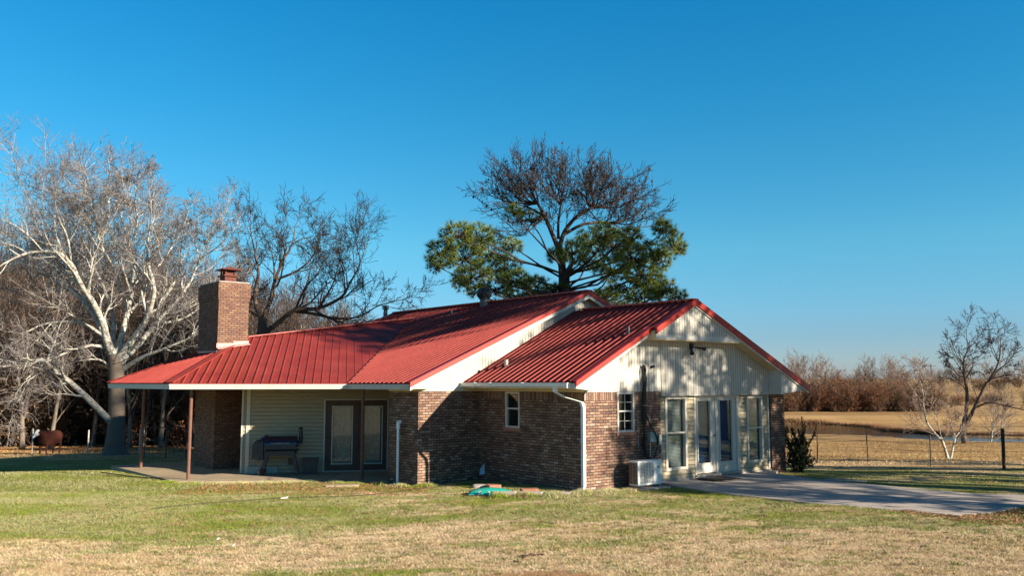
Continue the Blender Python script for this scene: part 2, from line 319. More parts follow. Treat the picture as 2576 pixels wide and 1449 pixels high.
# ================================================================== HOUSE (local frame: x = toward the gable, y = along the gable wall)
HZ=math.atan2(-.7694,.6388); HO=(1.69,20.60,0)
house=empty('house',HO,HZ,'low brick ranch house with red metal roof and cream gables','house')
HM=Matrix.Translation(HO)@Matrix.Rotation(HZ,4,'Z')
def W(x,y,z=0): return HM@Vector((x,y,z))
def P(name,mb,mat,parent=house,label=None,**k):
    o=mb.build(name,mat,parent,**k)
    if label: o['label']=label
    return o
X1=-4.02; YC=-1.96; ZB=2.268; SL=.4326
def zf1(y): return 2.47+SL*(y+2.41)
V1=Vector((-6.838,-2.41,2.47)); E1=Vector((-9.193,-6.489,2.47)); E2=Vector((-14.933,-6.489,2.47)); A=Vector((-12.33,-3.05,3.93))
T=Vector((-11.887,2.982,4.803)); S=Vector((-14.7,2.97,4.80)); R1=Vector((-14.58,3.91,5.205)); V2=Vector((-17.28,-2.41,2.47))
# ---- walls
P('brick_wall',MB().box(X1-.12,0,0,.12,-.5,ZB),'brick',label='shaded brick wall with one narrow white window')
P('brick_wall',MB().box(X1-.12,X1,YC,.0,-.5,ZB),'brick',label='brick wall turning the inside corner')
P('brick_wall',MB().box(-5.41,X1-.12,YC,YC+.12,-.5,ZB).box(-5.41,-5.29,YC+.12,.35,-.5,ZB).box(-8.2,-5.41,.23,.35,-.5,ZB+.1),'brick',label='short brick return beside the porch')
P('brick_wall',MB().box(-.12,0,.12,2.69,-.5,ZB),'brick',label='sunlit brick wall behind the air conditioner')
P('brick_pier',MB().box(-.3,0,7.49,8.17,-.5,2.17).box(-.32,-.3,7.49,8.17,-.5,2.17),'brick',label='brick pier at the far end of the gable wall')
P('soldier_course',MB().box(X1+.006,0.006,-.006,.0,2.06,ZB).box(0,.006,0,2.69,2.06,ZB).box(X1,X1+.006,YC-.006,-.006,2.06,ZB).box(-5.412,X1+.006,YC-.006,YC,2.06,ZB),'soldier')
P('back_wall',MB().box(-.3,-.18,8.17,8.3,-.5,2.3).box(-20,-.3,8.1,8.3,-.5,2.3).box(-17.2,-17.0,-2,8.1,-.5,2.4).box(-17.2,-12.5,-2,-1.8,-.5,2.4),'siding')
# frieze boards
P('frieze_board',MB().box(X1,0.01,-.02,.1,ZB,2.40).box(X1-.1,X1+.02,YC-.02,-.02,ZB,2.40).box(-5.43,X1-.1,YC-.02,YC+.1,ZB,2.40),'cream')
# ---- lap siding
def lap(name,org,u,n,s0,s1,z0,z1,holes=(),mat='siding',h=.112,parent=house,label=None):
    "org local point, u along wall, n outward"
    org=Vector(org); u=Vector(u).normalized(); n=Vector(n).normalized(); m=MB(); z=z0
    while z<z1-1e-4:
        zt=min(z+h,z1); segs=[(s0,s1)]
        for a,b,c,d in holes:
            if d>z+.06 and c<zt-.06:
                ns=[]
                for p,q in segs:
                    if b<=p or a>=q: ns.append((p,q))
                    else:
                        if a>p: ns.append((p,a))
                        if b<q: ns.append((b,q))
                segs=ns
        for p,q in segs:
            A_=org+u*p; B_=org+u*q; Z=Vector((0,0,1)); i=len(m.v)
            zm=z+(zt-z)*.84; pr=[(z,-.03),(z,.028),(zm,.010),(zm+.002,-.022),(zt,-.022)]
            m.v+=[q_+Z*a_+n*b_ for a_,b_ in pr for q_ in (A_,B_)]
            m.f+=[(i+2*k_,i+2*k_+1,i+2*k_+3,i+2*k_+2) for k_ in range(4)]+[(i,i+2,i+4,i+6,i+8),(i+9,i+7,i+5,i+3,i+1)]
        z=zt
    return P(name,m,mat,parent,label)
sa=Vector((-10.063,-4.07,0)); su=Vector((math.cos(R(61)),math.sin(R(61)),0)); sn=Vector((su.y,-su.x,0))
lap('porch_siding',sa,su,sn,.0,5.0,-.14,2.5,[(2.37,4.19,-.2,1.98)],label='shaded cream lap siding under the porch')
P('porch_backing',MB().quadbox(sa-sn*.14-Vector((0,0,.5)),su*5.2,-sn*.08,(0,0,2.95)).quadbox(sa-Vector((0,0,.4))-sn*.05,Vector((-1.55,.75,0)),Vector((0,.1,0)),(0,0,2.85)),'brick')
P('corner_trim',MB().quadbox(sa+sn*.0+su*-.02+Vector((0,0,-.14)),su*.05,sn*.04,(0,0,2.6)),'white'); P('corner_trim',MB().quadbox(sa+su*.12+Vector((0,0,-.14)),su*.1,sn*.045,(0,0,2.6)),'white')
# gable siding (recessed under the gable panel)
HG=[(4.12,6.1,-.1,2.2),(2.94,3.82,.24,2.14),(6.42,7.2,.24,2.12)]
lap('gable_siding',(-.10,0,0),(0,1,0),(1,0,0),2.69,7.49,.03,2.2,HG,label='cream lap siding around the patio doors')
P('gable_backing',MB().box(-.26,-.2,2.69,2.94,-.4,2.4).box(-.26,-.2,3.82,4.12,-.4,2.4).box(-.26,-.2,6.1,6.42,-.4,2.4).box(-.26,-.2,7.2,7.49,-.4,2.4).box(-.26,-.2,2.94,3.82,-.4,.25).box(-.26,-.2,6.42,7.2,-.4,.25).box(-.26,-.02,2.69,7.49,-.4,.03),'stone')
P('corner_trim',MB().box(-.10,-.055,7.42,7.485,.02,2.18),'white'); P('corner_trim',MB().box(-.10,-.06,2.695,2.73,.02,2.18),'white')
# ---- windows. frame wall basis: o origin, u along, n outward
def wb(m,o,u,n,u0,u1,n0,n1,z0,z1):
    o=Vector(o); u=Vector(u); n=Vector(n); return m.quadbox(o+u*u0+n*n0+Vector((0,0,z0)),u*(u1-u0),n*(n1-n0),(0,0,z1-z0))
def window(o,u,n,u0,u1,z0,z1,label,fw=.05,mid=None,munt=(0,0),blind=True,mat='white',out=.02):
    m=MB(); b=lambda *a:wb(m,o,u,n,*a)
    b(u0,u0+fw,-.06,out,z0,z1); b(u1-fw,u1,-.06,out,z0,z1); b(u0+fw,u1-fw,-.06,out,z0,z0+fw); b(u0+fw,u1-fw,-.06,out,z1-fw,z1)
    f=P('window',m,mat,house,label)
    if mid is not None:
        s=MB(); wb(s,o,u,n,u0+fw,u1-fw,-.035,out-.012,mid-.02,mid+.02); P('sash_rail',s,mat,f)
        gl=[(z0+fw,mid-.02,-.045),(mid+.02,z1-fw,-.03)]
    else: gl=[(z0+fw,z1-fw,-.03)]
    for a,c,d in gl:
        p=MB(); wb(p,o,u,n,u0+fw,u1-fw,d-.004,d,a,c); P('pane',p,'glass',f)
        if munt[0]:
            q=MB(); wb(q,o,u,n,(u0+u1)/2-.008,(u0+u1)/2+.008,d,d+.008,a,c)
            wb(q,o,u,n,u0+fw,u1-fw,d+.001,d+.009,(a+c)/2-.008,(a+c)/2+.008); P('muntin',q,mat,f)
    iw=MB(); wb(iw,o,u,n,u0-.1,u1+.1,-.9,-.86,z0-.1,z1+.1); wb(iw,o,u,n,u0+.005,u0+.02,-.86,-.07,z0,z1); wb(iw,o,u,n,u1-.02,u1-.005,-.86,-.07,z0,z1); P('room_backing',iw,'inside',f)
    if blind:
        s=MB(); z=z0+fw+.01; o_=Vector(o); u_=Vector(u); n_=Vector(n)
        top=z1-fw; 
        while z<top:
            s.quadbox(o_+u_*(u0+fw+.01)+n_*-.11+Vector((0,0,z)),u_*(u1-u0-2*fw-.02),n_*.014+Vector((0,0,.027)),(0,0,.002)); z+=.036
        P('blind',s,'blind',f)
    return f
ux,nxm=(1,0,0),(0,-1,0); uy,npx=(0,1,0),(1,0,0)
# cut openings: brick walls are boxes, so windows are set proud with a dark reveal
def cutwall(o,cuts):
    for c in cuts:
        me=MB().box(*c); cu=me.build('cutter',None); cu.parent=house; bo=o.modifiers.new('c','BOOLEAN'); bo.object=cu; bo.operation='DIFFERENCE'; bo.solver='EXACT'
        CUT.append((o,cu))
CUT=[]
bw=[o for o in house.children if o.name.startswith('brick_wall')]
sc_=[o for o in house.children if o.name.startswith('soldier')][0]
cutwall(bw[0],[(-2.906,-2.34,-.2,.5,1.338,2.262)]); cutwall(bw[3],[(-.5,.2,1.11,1.71,1.29,2.262)])
cutwall(sc_,[(-2.906,-2.34,-.2,.5,1.338,2.262),(-.5,.2,1.11,1.71,1.29,2.262)])
bpy.context.view_layer.update(); dg=bpy.context.evaluated_depsgraph_get()
for o in {c[0] for c in CUT}:
    me=bpy.data.meshes.new_from_object(o.evaluated_get(dg)); o.modifiers.clear(); o.data=me
for _,c in CUT: bpy.data.objects.remove(c)
window((0,0,0),ux,nxm,-2.906,-2.34,1.338,2.262,'narrow white window with plain sashes in the shaded brick wall',mid=1.83,blind=False,fw=.05,out=.01)
window((0,0,0),uy,npx,1.11,1.71,1.29,2.262,'white window with grid muntins in the sunlit brick wall',mid=1.80,munt=(1,1),blind=False,out=.01)
s=MB(); s.box(-2.96,-2.29,-.03,0,1.262,1.336); P('window_sill',s,'clay'); s=MB(); s.box(0,.03,1.06,1.76,1.215,1.288); P('window_sill',s,'clay')
go=(-.10,0,0)
window(go,uy,npx,2.95,3.81,.25,2.14,'tall window with lowered blinds left of the patio doors',fw=.075,mid=1.20,mat='doorcream',out=.04)
window(go,uy,npx,6.43,7.19,.25,2.12,'tall dark window with blinds right of the patio doors',fw=.075,mid=1.22,mat='doorcream',out=.04)
# ---- doors
def door(o,u,n,u0,u1,z0,z1,g,mat,label,frame='white',inner='curtain',handle=None,hm='blackm'):
    "g = glass rectangle (u0,u1,z0,z1)"
    m=MB(); b=lambda *a:wb(m,o,u,n,*a); a0,a1,b0,b1=g
    b(u0,a0,-.05,0,z0,z1); b(a1,u1,-.05,0,z0,z1); b(a0,a1,-.05,0,z0,b0); b(a0,a1,-.05,0,b1,z1)
    d=P('door',m,mat,house,label); t_=.035
    m=MB(); b=lambda *a:wb(m,o,u,n,*a)
    b(a0,a0+t_,-.04,.018,b0,b1); b(a1-t_,a1,-.04,.018,b0,b1); b(a0+t_,a1-t_,-.04,.018,b0,b0+t_); b(a0+t_,a1-t_,-.04,.018,b1-t_,b1); P('door_glass_frame',m,frame,d)
    p=MB(); wb(p,o,u,n,a0+t_,a1-t_,-.03,-.026,b0+t_,b1-t_); P('pane',p,'glass',d)
    q=MB(); wb(q,o,u,n,u0,u1,-.60,-.58,z0,z1); wb(q,o,u,n,u0+.01,u0+.03,-.58,-.06,z0,z1); wb(q,o,u,n,u1-.03,u1-.01,-.58,-.06,z0,z1); P('room_backing',q,'inside',d)
    if inner:
        q=MB(); o_=Vector(o);u_=Vector(u);n_=Vector(n); k=18; 
        for i in range(k):
            x=a0+.06+(a1-a0-.12)*i/k; x2=a0+.06+(a1-a0-.12)*(i+1)/k; dd=.012*(i%2)
            q.poly([o_+u_*x+n_*(-.10-dd)+Vector((0,0,b0+.05)),o_+u_*x2+n_*(-.112+dd)+Vector((0,0,b0+.05)),o_+u_*x2+n_*(-.112+dd)+Vector((0,0,b1-.05)),o_+u_*x+n_*(-.10-dd)+Vector((0,0,b1-.05))])
        P('curtain' if inner=='curtain' else 'blind',q,inner,d)
    if handle is not None:
        q=MB(); o_=Vector(o)+Vector(u)*handle+Vector((0,0,z0+.98)); q.tube([o_,o_+Vector(n)*.05],.018,10).tube([o_+Vector(n)*.045,o_+Vector(n)*.075],[.03,.025],12); P('door_handle',q,hm,d)
    return d
so=sa
door(so,su,sn,2.42,3.26,-.10,1.93,(2.56,3.18,.08,1.80),'doorbrown','left brown porch door with full glass',handle=2.49)
door(so,su,sn,3.34,4.18,-.10,1.93,(3.44,4.06,.08,1.80),'doorbrown','right brown porch door with full glass')
m=MB(); b=lambda *a:wb(m,so,su,sn,*a)
b(2.33,2.37,-.06,.05,-.14,2.0); b(4.19,4.23,-.06,.05,-.14,2.0); b(2.37,4.19,-.06,.05,1.97,2.0); P('door_casing',m,'white')
m=MB(); b(2.37,2.42,-.07,.03,-.14,1.97);  b(3.26,3.34,-.07,.03,-.1,1.93); b(2.42,4.19,-.07,.03,1.93,1.97); P('door_frame',m,'doorbrown')
m=MB(); b(2.37,4.19,-.08,.06,-.16,-.10); P('door_sill',m,'steel')
door(go,uy,npx,4.19,5.02,.10,2.10,(4.25,4.83,.33,2.04),'doorcream','left cream patio door with full glass',inner='skyblind',handle=4.96,hm='steel')
door(go,uy,npx,5.10,5.95,.08,2.10,(5.19,5.80,.33,2.04),'doorcream','right cream patio door with full glass',inner='skyblind')
m=MB(); b=lambda *a:wb(m,go,uy,npx,*a)
b(4.12,4.19,-.06,.03,.02,2.2); b(5.02,5.10,-.06,.025,.02,2.2); b(5.95,6.10,-.06,.03,.02,2.2); b(4.19,5.02,-.06,.03,2.10,2.2); b(5.10,5.95,-.06,.03,2.10,2.2); P('door_frame',m,'doorcream')
P('door_sill',MB().box(-.2,-.02,4.12,6.1,.0,.08),'steel')
# little room ornament hanging behind left patio door glass
# ---- gable panels of the right wing
ridge=(3.56,4.61); 
def zl(y): return 2.50+(4.61-2.50)/(3.56+.55)*(y+.55)
def zr(y): return 4.61-(4.61-2.36)/(8.71-3.56)*(y-3.56)
P('gable_panel',MB().poly([(0.0,.0,ZB),(0,2.7,ZB),(0,2.7,zl(2.7)-.06),(0,0,zl(0)-.06)][::1],(.024,0,0)),'panel',label='left lower part of the grooved gable panel')
P('gable_panel',MB().poly([(0.0,2.7,2.15),(0,8.17,2.15),(0,8.17,zr(8.17)-.06),(0,3.56,4.52),(0,2.7,zl(2.7)-.06)],(.05,0,0)),'panel',label='wide grooved gable panel above the patio doors')
P('gable_panel',MB().poly([(.34,2.02,3.57),(.34,5.40,3.57),(.34,5.62,zr(5.62)-.05),(.34,3.56,4.53),(.34,2.02,zl(2.02)-.05)],(.12,0,0)),'panel',label='projecting grooved panel at the gable peak')
P('panel_trim',MB().box(.024,.034,0,2.7,2.385,2.395).box(.05,.06,2.7,8.0,2.365,2.375).box(.46,.475,2.02,5.5,3.57,3.69),'white')
P('peak_soffit',MB().box(.05,.46,2.02,5.45,3.55,3.567).box(.05,.46,2.0,2.018,3.55,zl(2.02)-.05),'cream')
P('eave_return',MB().poly([(.02,7.35,2.17),(.02,8.62,2.28),(.02,8.62,zr(8.62)-.05),(.02,7.35,zr(7.35)-.07)],(.44,0,0)),'white',label='boxed return under the far right eave')
P('eave_return',MB().poly([(.03,-.55,2.36),(.03,.1,2.30),(.03,.1,zl(.1)-.05),(.03,-.55,zl(-.55)-.03)],(.24,0,0)),'white',label='boxed return under the near left eave')
P('rake_soffit',MB().poly([(.05,3.56,4.50),(.05,7.4,zr(7.4)-.10),(.48,7.4,zr(7.4)-.10),(.48,3.56,4.50)],(0,0,-.012)),'cream')
# ---- main gable wall above right wing
P('gable_panel',MB().poly([(X1-.1,YC,ZB+.13),(X1-.1,9.0,ZB+.13),(X1-.1,9.0,2.6),(X1-.1,3.9,5.12),(X1-.1,YC,zf1(YC)-.05)],(.12,0,0)),'panel',label='tall grooved gable panel of the main roof')
P('eave_return',MB().poly([(X1-.05,-2.41,2.33),(X1-.05,YC+.02,2.33),(X1-.05,YC+.02,2.58),(X1-.05,-2.41,2.42)],(.29,0,0)),'white',label='boxed return at the main gable foot')
P('frieze_board',MB().box(X1+.02,X1+.04,YC,-.55,ZB+.01,2.44),'white',label='white board under the main gable panel')
P('rake_soffit',MB().poly([(X1+.02,YC,zf1(YC)-.08),(X1+.28,YC,zf1(YC)-.08),(X1+.28,3.9,5.10),(X1+.02,3.9,5.10)],(0,0,-.012)).poly([(X1+.02,3.9,5.10),(X1+.28,3.9,5.10),(X1+.28,6.4,5.10-2.5*SL),(X1+.02,6.4,5.10-2.5*SL)],(0,0,-.012)),'cream')
# ---- roof planes with raised ribs
def roof_plane(name,poly,eave,label,sp=.2286,ribh=.036,ribw=.055,th=.03,minor=True,parent=house,off=0):
    pts=[Vector(p) for p in poly]; u=Vector(eave).normalized()
    n=Vector((0,0,0))
    for i in range(len(pts)): a,b=pts[i],pts[(i+1)%len(pts)]; n+=a.cross(b)
    n.normalize()
    if n.z<0: n=-n; pts=pts[::-1]
    v=n.cross(u).normalized()
    if v.z<0: v=-v
    o=pts[0]; q=[((p-o).dot(u),(p-o).dot(v)) for p in pts]
    m=MB(); m.poly(pts,-n*th)
    P(name,m,'roof',parent,label)
    m=MB(); k=math.ceil((min(a for a,_ in q)-off)/sp)
    while k*sp+off<max(a for a,_ in q):
        for kk,(hh,ww) in enumerate([(ribh,ribw)]+([(.007,.03),(.007,.03)] if minor else [])):
            x=k*sp+off+(0,sp/3,2*sp/3)[kk]; xs=[]
            for i in range(len(q)):
                (x0,y0),(x1,y1)=q[i],q[(i+1)%len(q)]
                if (x0>x)!=(x1>x): xs.append(y0+(x-x0)/(x1-x0)*(y1-y0))
            xs.sort()
            for a,b in zip(xs[::2],xs[1::2]):
                if b-a<.05: continue
                c=[]
                for y in (a,b):
                    for du,dn in ((-ww/2,0),(-ww/4,hh),(ww/4,hh),(ww/2,0)): c.append(o+u*(x+du)+v*y+n*(dn+.001))
                i=len(m.v); m.v+=c; m.f+=[(i,i+1,i+5,i+4),(i+1,i+2,i+6,i+5),(i+2,i+3,i+7,i+6),(i,i+3,i+2,i+1),(i+4,i+5,i+6,i+7)]
        k+=1
    P('roof_ribs',m,'roof',parent)
RR=Vector((X1+.30,-2.41,2.47)); RT=Vector((X1+.30,3.9,zf1(3.9)))
RT.z=5.205
roof_plane('roof',[V1,RR,RT,R1,S,T],(1,0,0),'long front slope of the main red roof')
roof_plane('roof',[E1,V1,T,A],su,'angled red roof slope over the porch',off=.1)
roof_plane('roof',[E2,E1,A],(1,0,0),'small hip end of the porch roof')
roof_plane('roof',[V2,E2,A,T],(-.5,.866,0),'far side slope of the porch roof',minor=False)
roof_plane('roof',[S,T,V2,(-20.1,-2.41,2.47)],(1,0,0),'left part of the main front slope',minor=False)
roof_plane('roof',[RT,(RT.x,10.2,2.48),(-20.1,10.2,2.48),R1],(1,0,0),'back slope of the main roof',minor=False)
P('roof',MB().poly([R1,S,(-20.1,-2.41,2.47)],(0,0,-.03)).poly([R1,(-20.1,-2.41,2.47),(-20.1,10.2,2.48)],(0,0,-.03)),'roof',label='far left hip of the main roof')
Fy=[(X1,-.55),(.30,-.55),(.30,2.02),(.50,2.02),(.50,3.56),(X1,3.56)]
roof_plane('roof',[(x,y,zl(y)) for x,y in Fy],(1,0,0),'front slope of the right wing roof')
roof_plane('roof',[(x,y,zr(y)) for x,y in [(.5,3.56),(.5,8.71),(X1-4,8.71),(X1-4,3.56)]],(1,0,0),'back slope of the right wing roof',minor=False)
# ---- trims
def strip(a,b,w,h,up=(0,0,1),side=None,off=0):
    "box along a->b: width w sideways, height h along up, top at the line"
    a=Vector(a);b=Vector(b);d=(b-a).normalized(); up=Vector(up); s_=d.cross(up).normalized() if side is None else Vector(side).normalized(); uu=s_.cross(d).normalized()
    if uu.z<0: uu=-uu
    return (a-s_*w/2-uu*(h-off),b-a,s_*w,uu*h)
def cap(a,b,w=.26,h=.035): return MB().quadbox(*strip(Vector(a)+Vector((0,0,.05)),Vector(b)+Vector((0,0,.05)),w,h))
P('ridge_cap',cap(R1,RT),'redtrim',label='dark red ridge cap of the main roof')
P('ridge_cap',cap((X1+.31,3.56,4.61),(.5,3.56,4.61)),'redtrim',label='ridge cap of the right wing')
P('ridge_cap',cap(A,T,.24),'redtrim',label='ridge cap of the porch roof')
P('hip_cap',cap(E1,A,.22,.03),'roof'); P('hip_cap',cap(E2,A,.22,.03),'roof'); P('hip_cap',cap(S,R1,.22,.03),'redtrim')
P('valley_flashing',MB().quadbox(*strip(V1+Vector((0,0,.03)),T+Vector((0,0,.02)),.05,.02)),'rust')
def rake(x,y0,z0,y1,z1,h=.13,w=.05,mat='redtrim'):
    return P('rake_trim',MB().poly([(x,y0,z0+.045),(x,y1,z1+.045),(x,y1,z1+.045-h),(x,y0,z0+.045-h)],(w,0,0)).poly([(x-.09,y0,z0+.048),(x+w,y0,z0+.048),(x+w,y1,z1+.048),(x-.09,y1,z1+.048)],(0,0,-.012)),mat)
rake(RR.x-.01,-2.43,2.46,3.9,5.205); rake(RR.x-.01,3.9,5.205,6.6,5.205-2.7*SL,.15)
rake(.29,-.57,zl(-.57),2.03,zl(2.03)); rake(.49,2.0,zl(2.0),3.56,4.61,.16); rake(.49,3.56,4.61,8.73,zr(8.73),.17)
def rboard(x,y0,z0,y1,z1,h=.10,w=.03):
    P('rake_board',MB().poly([(x,y0,z0),(x,y1,z1),(x,y1,z1-h),(x,y0,z0-h)],(w,0,0)),'white')
rboard(RR.x-.03,-2.41,zf1(-2.41)-.07,3.9,5.205-.09,.11); rboard(RR.x-.03,3.9,5.115,6.2,5.115-2.3*SL,.11)
rboard(.27,-.55,zl(-.55)-.06,2.02,zl(2.02)-.08,.09); rboard(.47,2.02,zl(2.02)-.10,3.56,4.61-.10,.04); rboard(.47,3.56,4.61-.11,8.70,zr(8.70)-.12,.06)
def fascia(name,a,b,n,label=None):
    a=Vector(a);b=Vector(b);n=Vector(n).normalized(); m=MB()
    m.quadbox(a+Vector((0,0,-.075))-n*.03,b-a,n*.045,(0,0,.055)); m.quadbox(a+Vector((0,0,-.155))-n*.03,b-a,n*.03,(0,0,.08))
    P(name,m,'white',label=label)
fascia('fascia_board',E1,V1,sn,'bright cream fascia along the porch eave'); fascia('fascia_board',V1,RR,(0,-1,0),'shaded fascia above the porch doors'); fascia('fascia_board',E2,E1,(0,-1,0),'shaded fascia on the left end of the porch'); fascia('fascia_board',V2,E2,(-.866,-.5,0))
# soffit of the porch
P('porch_soffit',MB().poly([(E1.x,E1.y+.02,2.335),(V1.x-.02,V1.y,2.335),(RR.x,V1.y+.01,2.335),(RR.x,YC,2.335),(-5.4,.2,2.335),(-8,.5,2.335),(-17.2,.5,2.335),(V2.x+.05,V2.y,2.335),(E2.x+.05,E2.y+.02,2.335)],(0,0,.01)),'cream')
P('eave_soffit',MB().box(X1+.04,.28,-.53,.0,2.36,2.372),'cream')
# gutter + downspout
gt=MB(); x0,x1=X1+.05,.12
gt.poly([(x0,-.56,2.37),(x0,-.655,2.40),(x0,-.675,2.49),(x0,-.665,2.49),(x0,-.645,2.41),(x0,-.56,2.385)],(x1-x0,0,0)); gt.box(x0,x1,-.56,-.545,2.36,2.49); gt.box(x1,x1+.012,-.675,-.545,2.37,2.49); gt.box(x0-.012,x0,-.675,-.545,2.37,2.49)
gut=P('gutter',gt,'whitemetal')
for x_ in (-3.4,-2.75,-1.5): P('gutter_strap',MB().box(x_,x_+.015,-.678,-.55,2.36,2.495),'whitemetal',gut)
def sq(pts,a,b,name='downspout'):
    m=MB(); pts=[Vector(p) for p in pts]; base=0; n=len(pts)
    for p in pts:
        m.v+=[p+Vector((-a,-b,0)),p+Vector((a,-b,0)),p+Vector((a,b,0)),p+Vector((-a,b,0))]
    for i in range(n-1):
        for j in range(4): q=i*4+j; r=i*4+(j+1)%4; m.f.append((q,r,r+4,q+4))
    m.f+=[(3,2,1,0),tuple((n-1)*4+j for j in range(4))]; return P(name,m,'whitemetal')
ds=sq([(-.35,-.60,2.39),(-.35,-.60,2.28),(-.25,-.42,2.16),(.01,-.10,2.04),(.02,-.06,1.92),(.02,-.06,.10),(.03,-.12,.03),(.04,-.2,.0)],.042,.036)
for z_ in (1.62,.80): P('downspout_strap',MB().box(-.03,.075,-.10,-.015,z_,z_+.02),'whitemetal',ds)
# ---- chimney
cx0,cx1,cy0,cy1=-13.25,-11.60,-4.30,-3.33
P('chimney',MB().box(cx0,cx1,cy0,cy1,-.6,5.60).box(cx0-.035,cx1+.035,cy0-.035,cy1+.035,5.13,5.56).box(cx0-.02,cx1+.02,cy0-.02,cy1+.02,5.03,5.13),'chimbrick',label='tall tan brick chimney rising through the porch roof')
chim=[o for o in house.children if o.name=='chimney'][0]
P('chimney_crown',MB().poly([(cx0,cy0,5.60),(cx1,cy0,5.60),(cx1,cy1,5.60),(cx0,cy1,5.60)],(0,0,.03)),'stone',chim)
c=Vector((-12.15,-3.82,0)); m=MB(); m.box(c.x-.21,c.x+.21,c.y-.18,c.y+.18,5.63,5.83); m.box(c.x-.27,c.x+.27,c.y-.23,c.y+.23,5.83,5.87)
for dx in (-.18,0,.18):
    for dy in (-.15,.15): m.box(c.x+dx-.02,c.x+dx+.02,c.y+dy-.02,c.y+dy+.02,5.87,6.03)
m.box(c.x-.15,c.x+.15,c.y-.12,c.y+.12,5.87,5.99)
P('chimney_cap',m,'rust',chim)
m=MB(); i=0; z=6.03; m.v=[Vector((c.x+sx*.36,c.y+sy*.31,z+k)) for k in (0,.025) for sx,sy in ((-1,-1),(1,-1),(1,1),(-1,1))]+[Vector((c.x-.15,c.y,z+.11)),Vector((c.x+.15,c.y,z+.11))]
m.f=[(3,2,1,0),(0,1,5,4),(1,2,6,5),(2,3,7,6),(3,0,4,7),(4,5,9,8),(5,6,9),(6,7,8,9),(7,4,8)]; P('chimney_cap_roof',m,'rust',chim)
n_=(V1-E1).cross(T-V1); kk=n_.dot(V1)
def zF2(x,y): return (kk-n_.x*x-n_.y*y)/n_.z
m=MB(); 
for (ya,yb) in ((cy0-.03,cy0+.5),(cy0+.5,cy1+.02)):
    zt=max(zF2(cx1,ya),zF2(cx1,yb))
    m.poly([(cx1+.012,ya,zF2(cx1,ya)-.05),(cx1+.012,yb,zF2(cx1,yb)-.05),(cx1+.012,yb,zt+.11),(cx1+.012,ya,zt+.09)],(.012,0,0)); m.poly([(cx1+.02,ya,zF2(cx1,ya)+.04),(cx1+.16,ya,zF2(cx1+.16,ya)+.035),(cx1+.16,yb,zF2(cx1+.16,yb)+.035),(cx1+.02,yb,zF2(cx1,yb)+.04)],(0,0,.01))
def zF3(y): return 2.47+.4246*(y+6.489)
m.poly([(cx0,cy0-.024,zF3(cy0)-.1),(cx1+.02,cy0-.024,zF3(cy0)-.35),(cx1+.02,cy0-.024,zF3(cy0)+.06),(cx0,cy0-.024,zF3(cy0)+.09)],(0,.012,0))
P('chimney_flashing',m,'flash',chim)
# ---- roof vents
tv=P('turbine_vent',MB().lathe((-8.45,3.6,0),[(.15,4.95),(.15,5.28),(.17,5.29)],20),'darksteel')
m=MB(); c=Vector((-8.45,3.6,5.29))
for i in range(22):
    a=2*math.pi*i/22; pr=[]
    for k in range(7):
        th=-1.2+2.3*k/6; r=.235*math.cos(th)+.01; aa=a+.25*k/6; pr.append(c+Vector((r*math.cos(aa),r*math.sin(aa),.20+.19*math.sin(th))))
    m.tube(pr,.026,5)
m.lathe(c,[(.10,.37),(.07,.39),(.0,.40)],14); m.lathe(c,[(.18,.0),(.17,.05)],16); P('turbine_fins',m,'darksteel',tv,smooth=True)
def ppipe(x,y,z0,z1,r,mat,name='vent_pipe',capr=0,label=None):
    m=MB().lathe((x,y,0),[(r,z0),(r,z1)],14)
    if capr: m.lathe((x,y,0),[(capr,z1+.02),(capr,z1+.07)],14).lathe((x,y,0),[(capr,z1+.10),(capr*.9,z1+.17),(capr*.4,z1+.19)],14).lathe((x,y,0),[(r*.8,z1),(r*.8,z1+.12)],10)
    return P(name,m,mat,label=label)
ppipe(-16.9,4.9,3.9,5.55,.085,'darksteel','flue_pipe',.15,'tall galvanised flue pipe with cap behind the roof')
ppipe(-9.57,3.08,4.75,4.97,.04,'steel',label='short vent pipe high on the main roof')
ppipe(-3.22,.28,2.80,3.10,.05,'white',label='white vent pipe on the right wing roof')
ppipe(-.2,1.75,3.55,3.88,.05,'blackm',label='black vent pipe on the right wing roof')
ppipe(-21.5,6,-.8,7.6,.02,'steel','antenna_mast',label='thin mast standing behind the roof')
# ---- porch posts
for x,y,lb in ((-9.37,-5.83,'sunlit brown porch post at the roof corner'),(-13.56,-5.8,'dark porch post at the left end'),(-6.38,-2.2,'dark porch post in front of the doors')):
    P('porch_post',MB().tube([(x,y,-.2),(x,y,2.34)],.047,12),'post',label=lb)
# ---- fittings on the gable wall
f=MB(); f.box(.05,.11,3.82,3.94,3.38,3.52); fx=P('floodlight',f,'blackm')
m=MB(); 
for dy,dz,rad in ((-.13,-.03,.06),(.13,.05,.055)):
    a=Vector((.13,3.88+dy*.5,3.42)); b_=Vector((.24,3.88+dy*1.5,3.40+dz-.06)); m.tube([a,b_],[.02,.03],8).tube([b_,b_+(b_-a).normalized()*.12],[.03,rad],14)
P('lamp_head',m,'blackm',fx); P('sensor',MB().tube([(.12,3.88,3.36),(.22,3.86,3.26)],[.05,.04],12),'whitemetal',fx)
P('electrical_box',MB().box(0,.10,2.18,2.43,1.02,1.27),'greybox',bevel=.008); P('electrical_box',MB().box(-.06,.05,2.57,2.67,.93,1.19),'greybox',bevel=.006)
P('conduit',MB().tube([(.05,2.22,1.02),(.05,2.22,.5)],.016,8).tube([(.06,1.95,.66),(.06,2.3,.62),(.05,2.62,.68),(.04,2.7,.95)],.008,6).tube([(.05,2.0,.75),(.08,1.75,.95),(.04,1.8,1.6)],.008,6),'steel')
P('outlet_cover',MB().box(0,.03,2.6,2.68,.40,.48),'greybox')
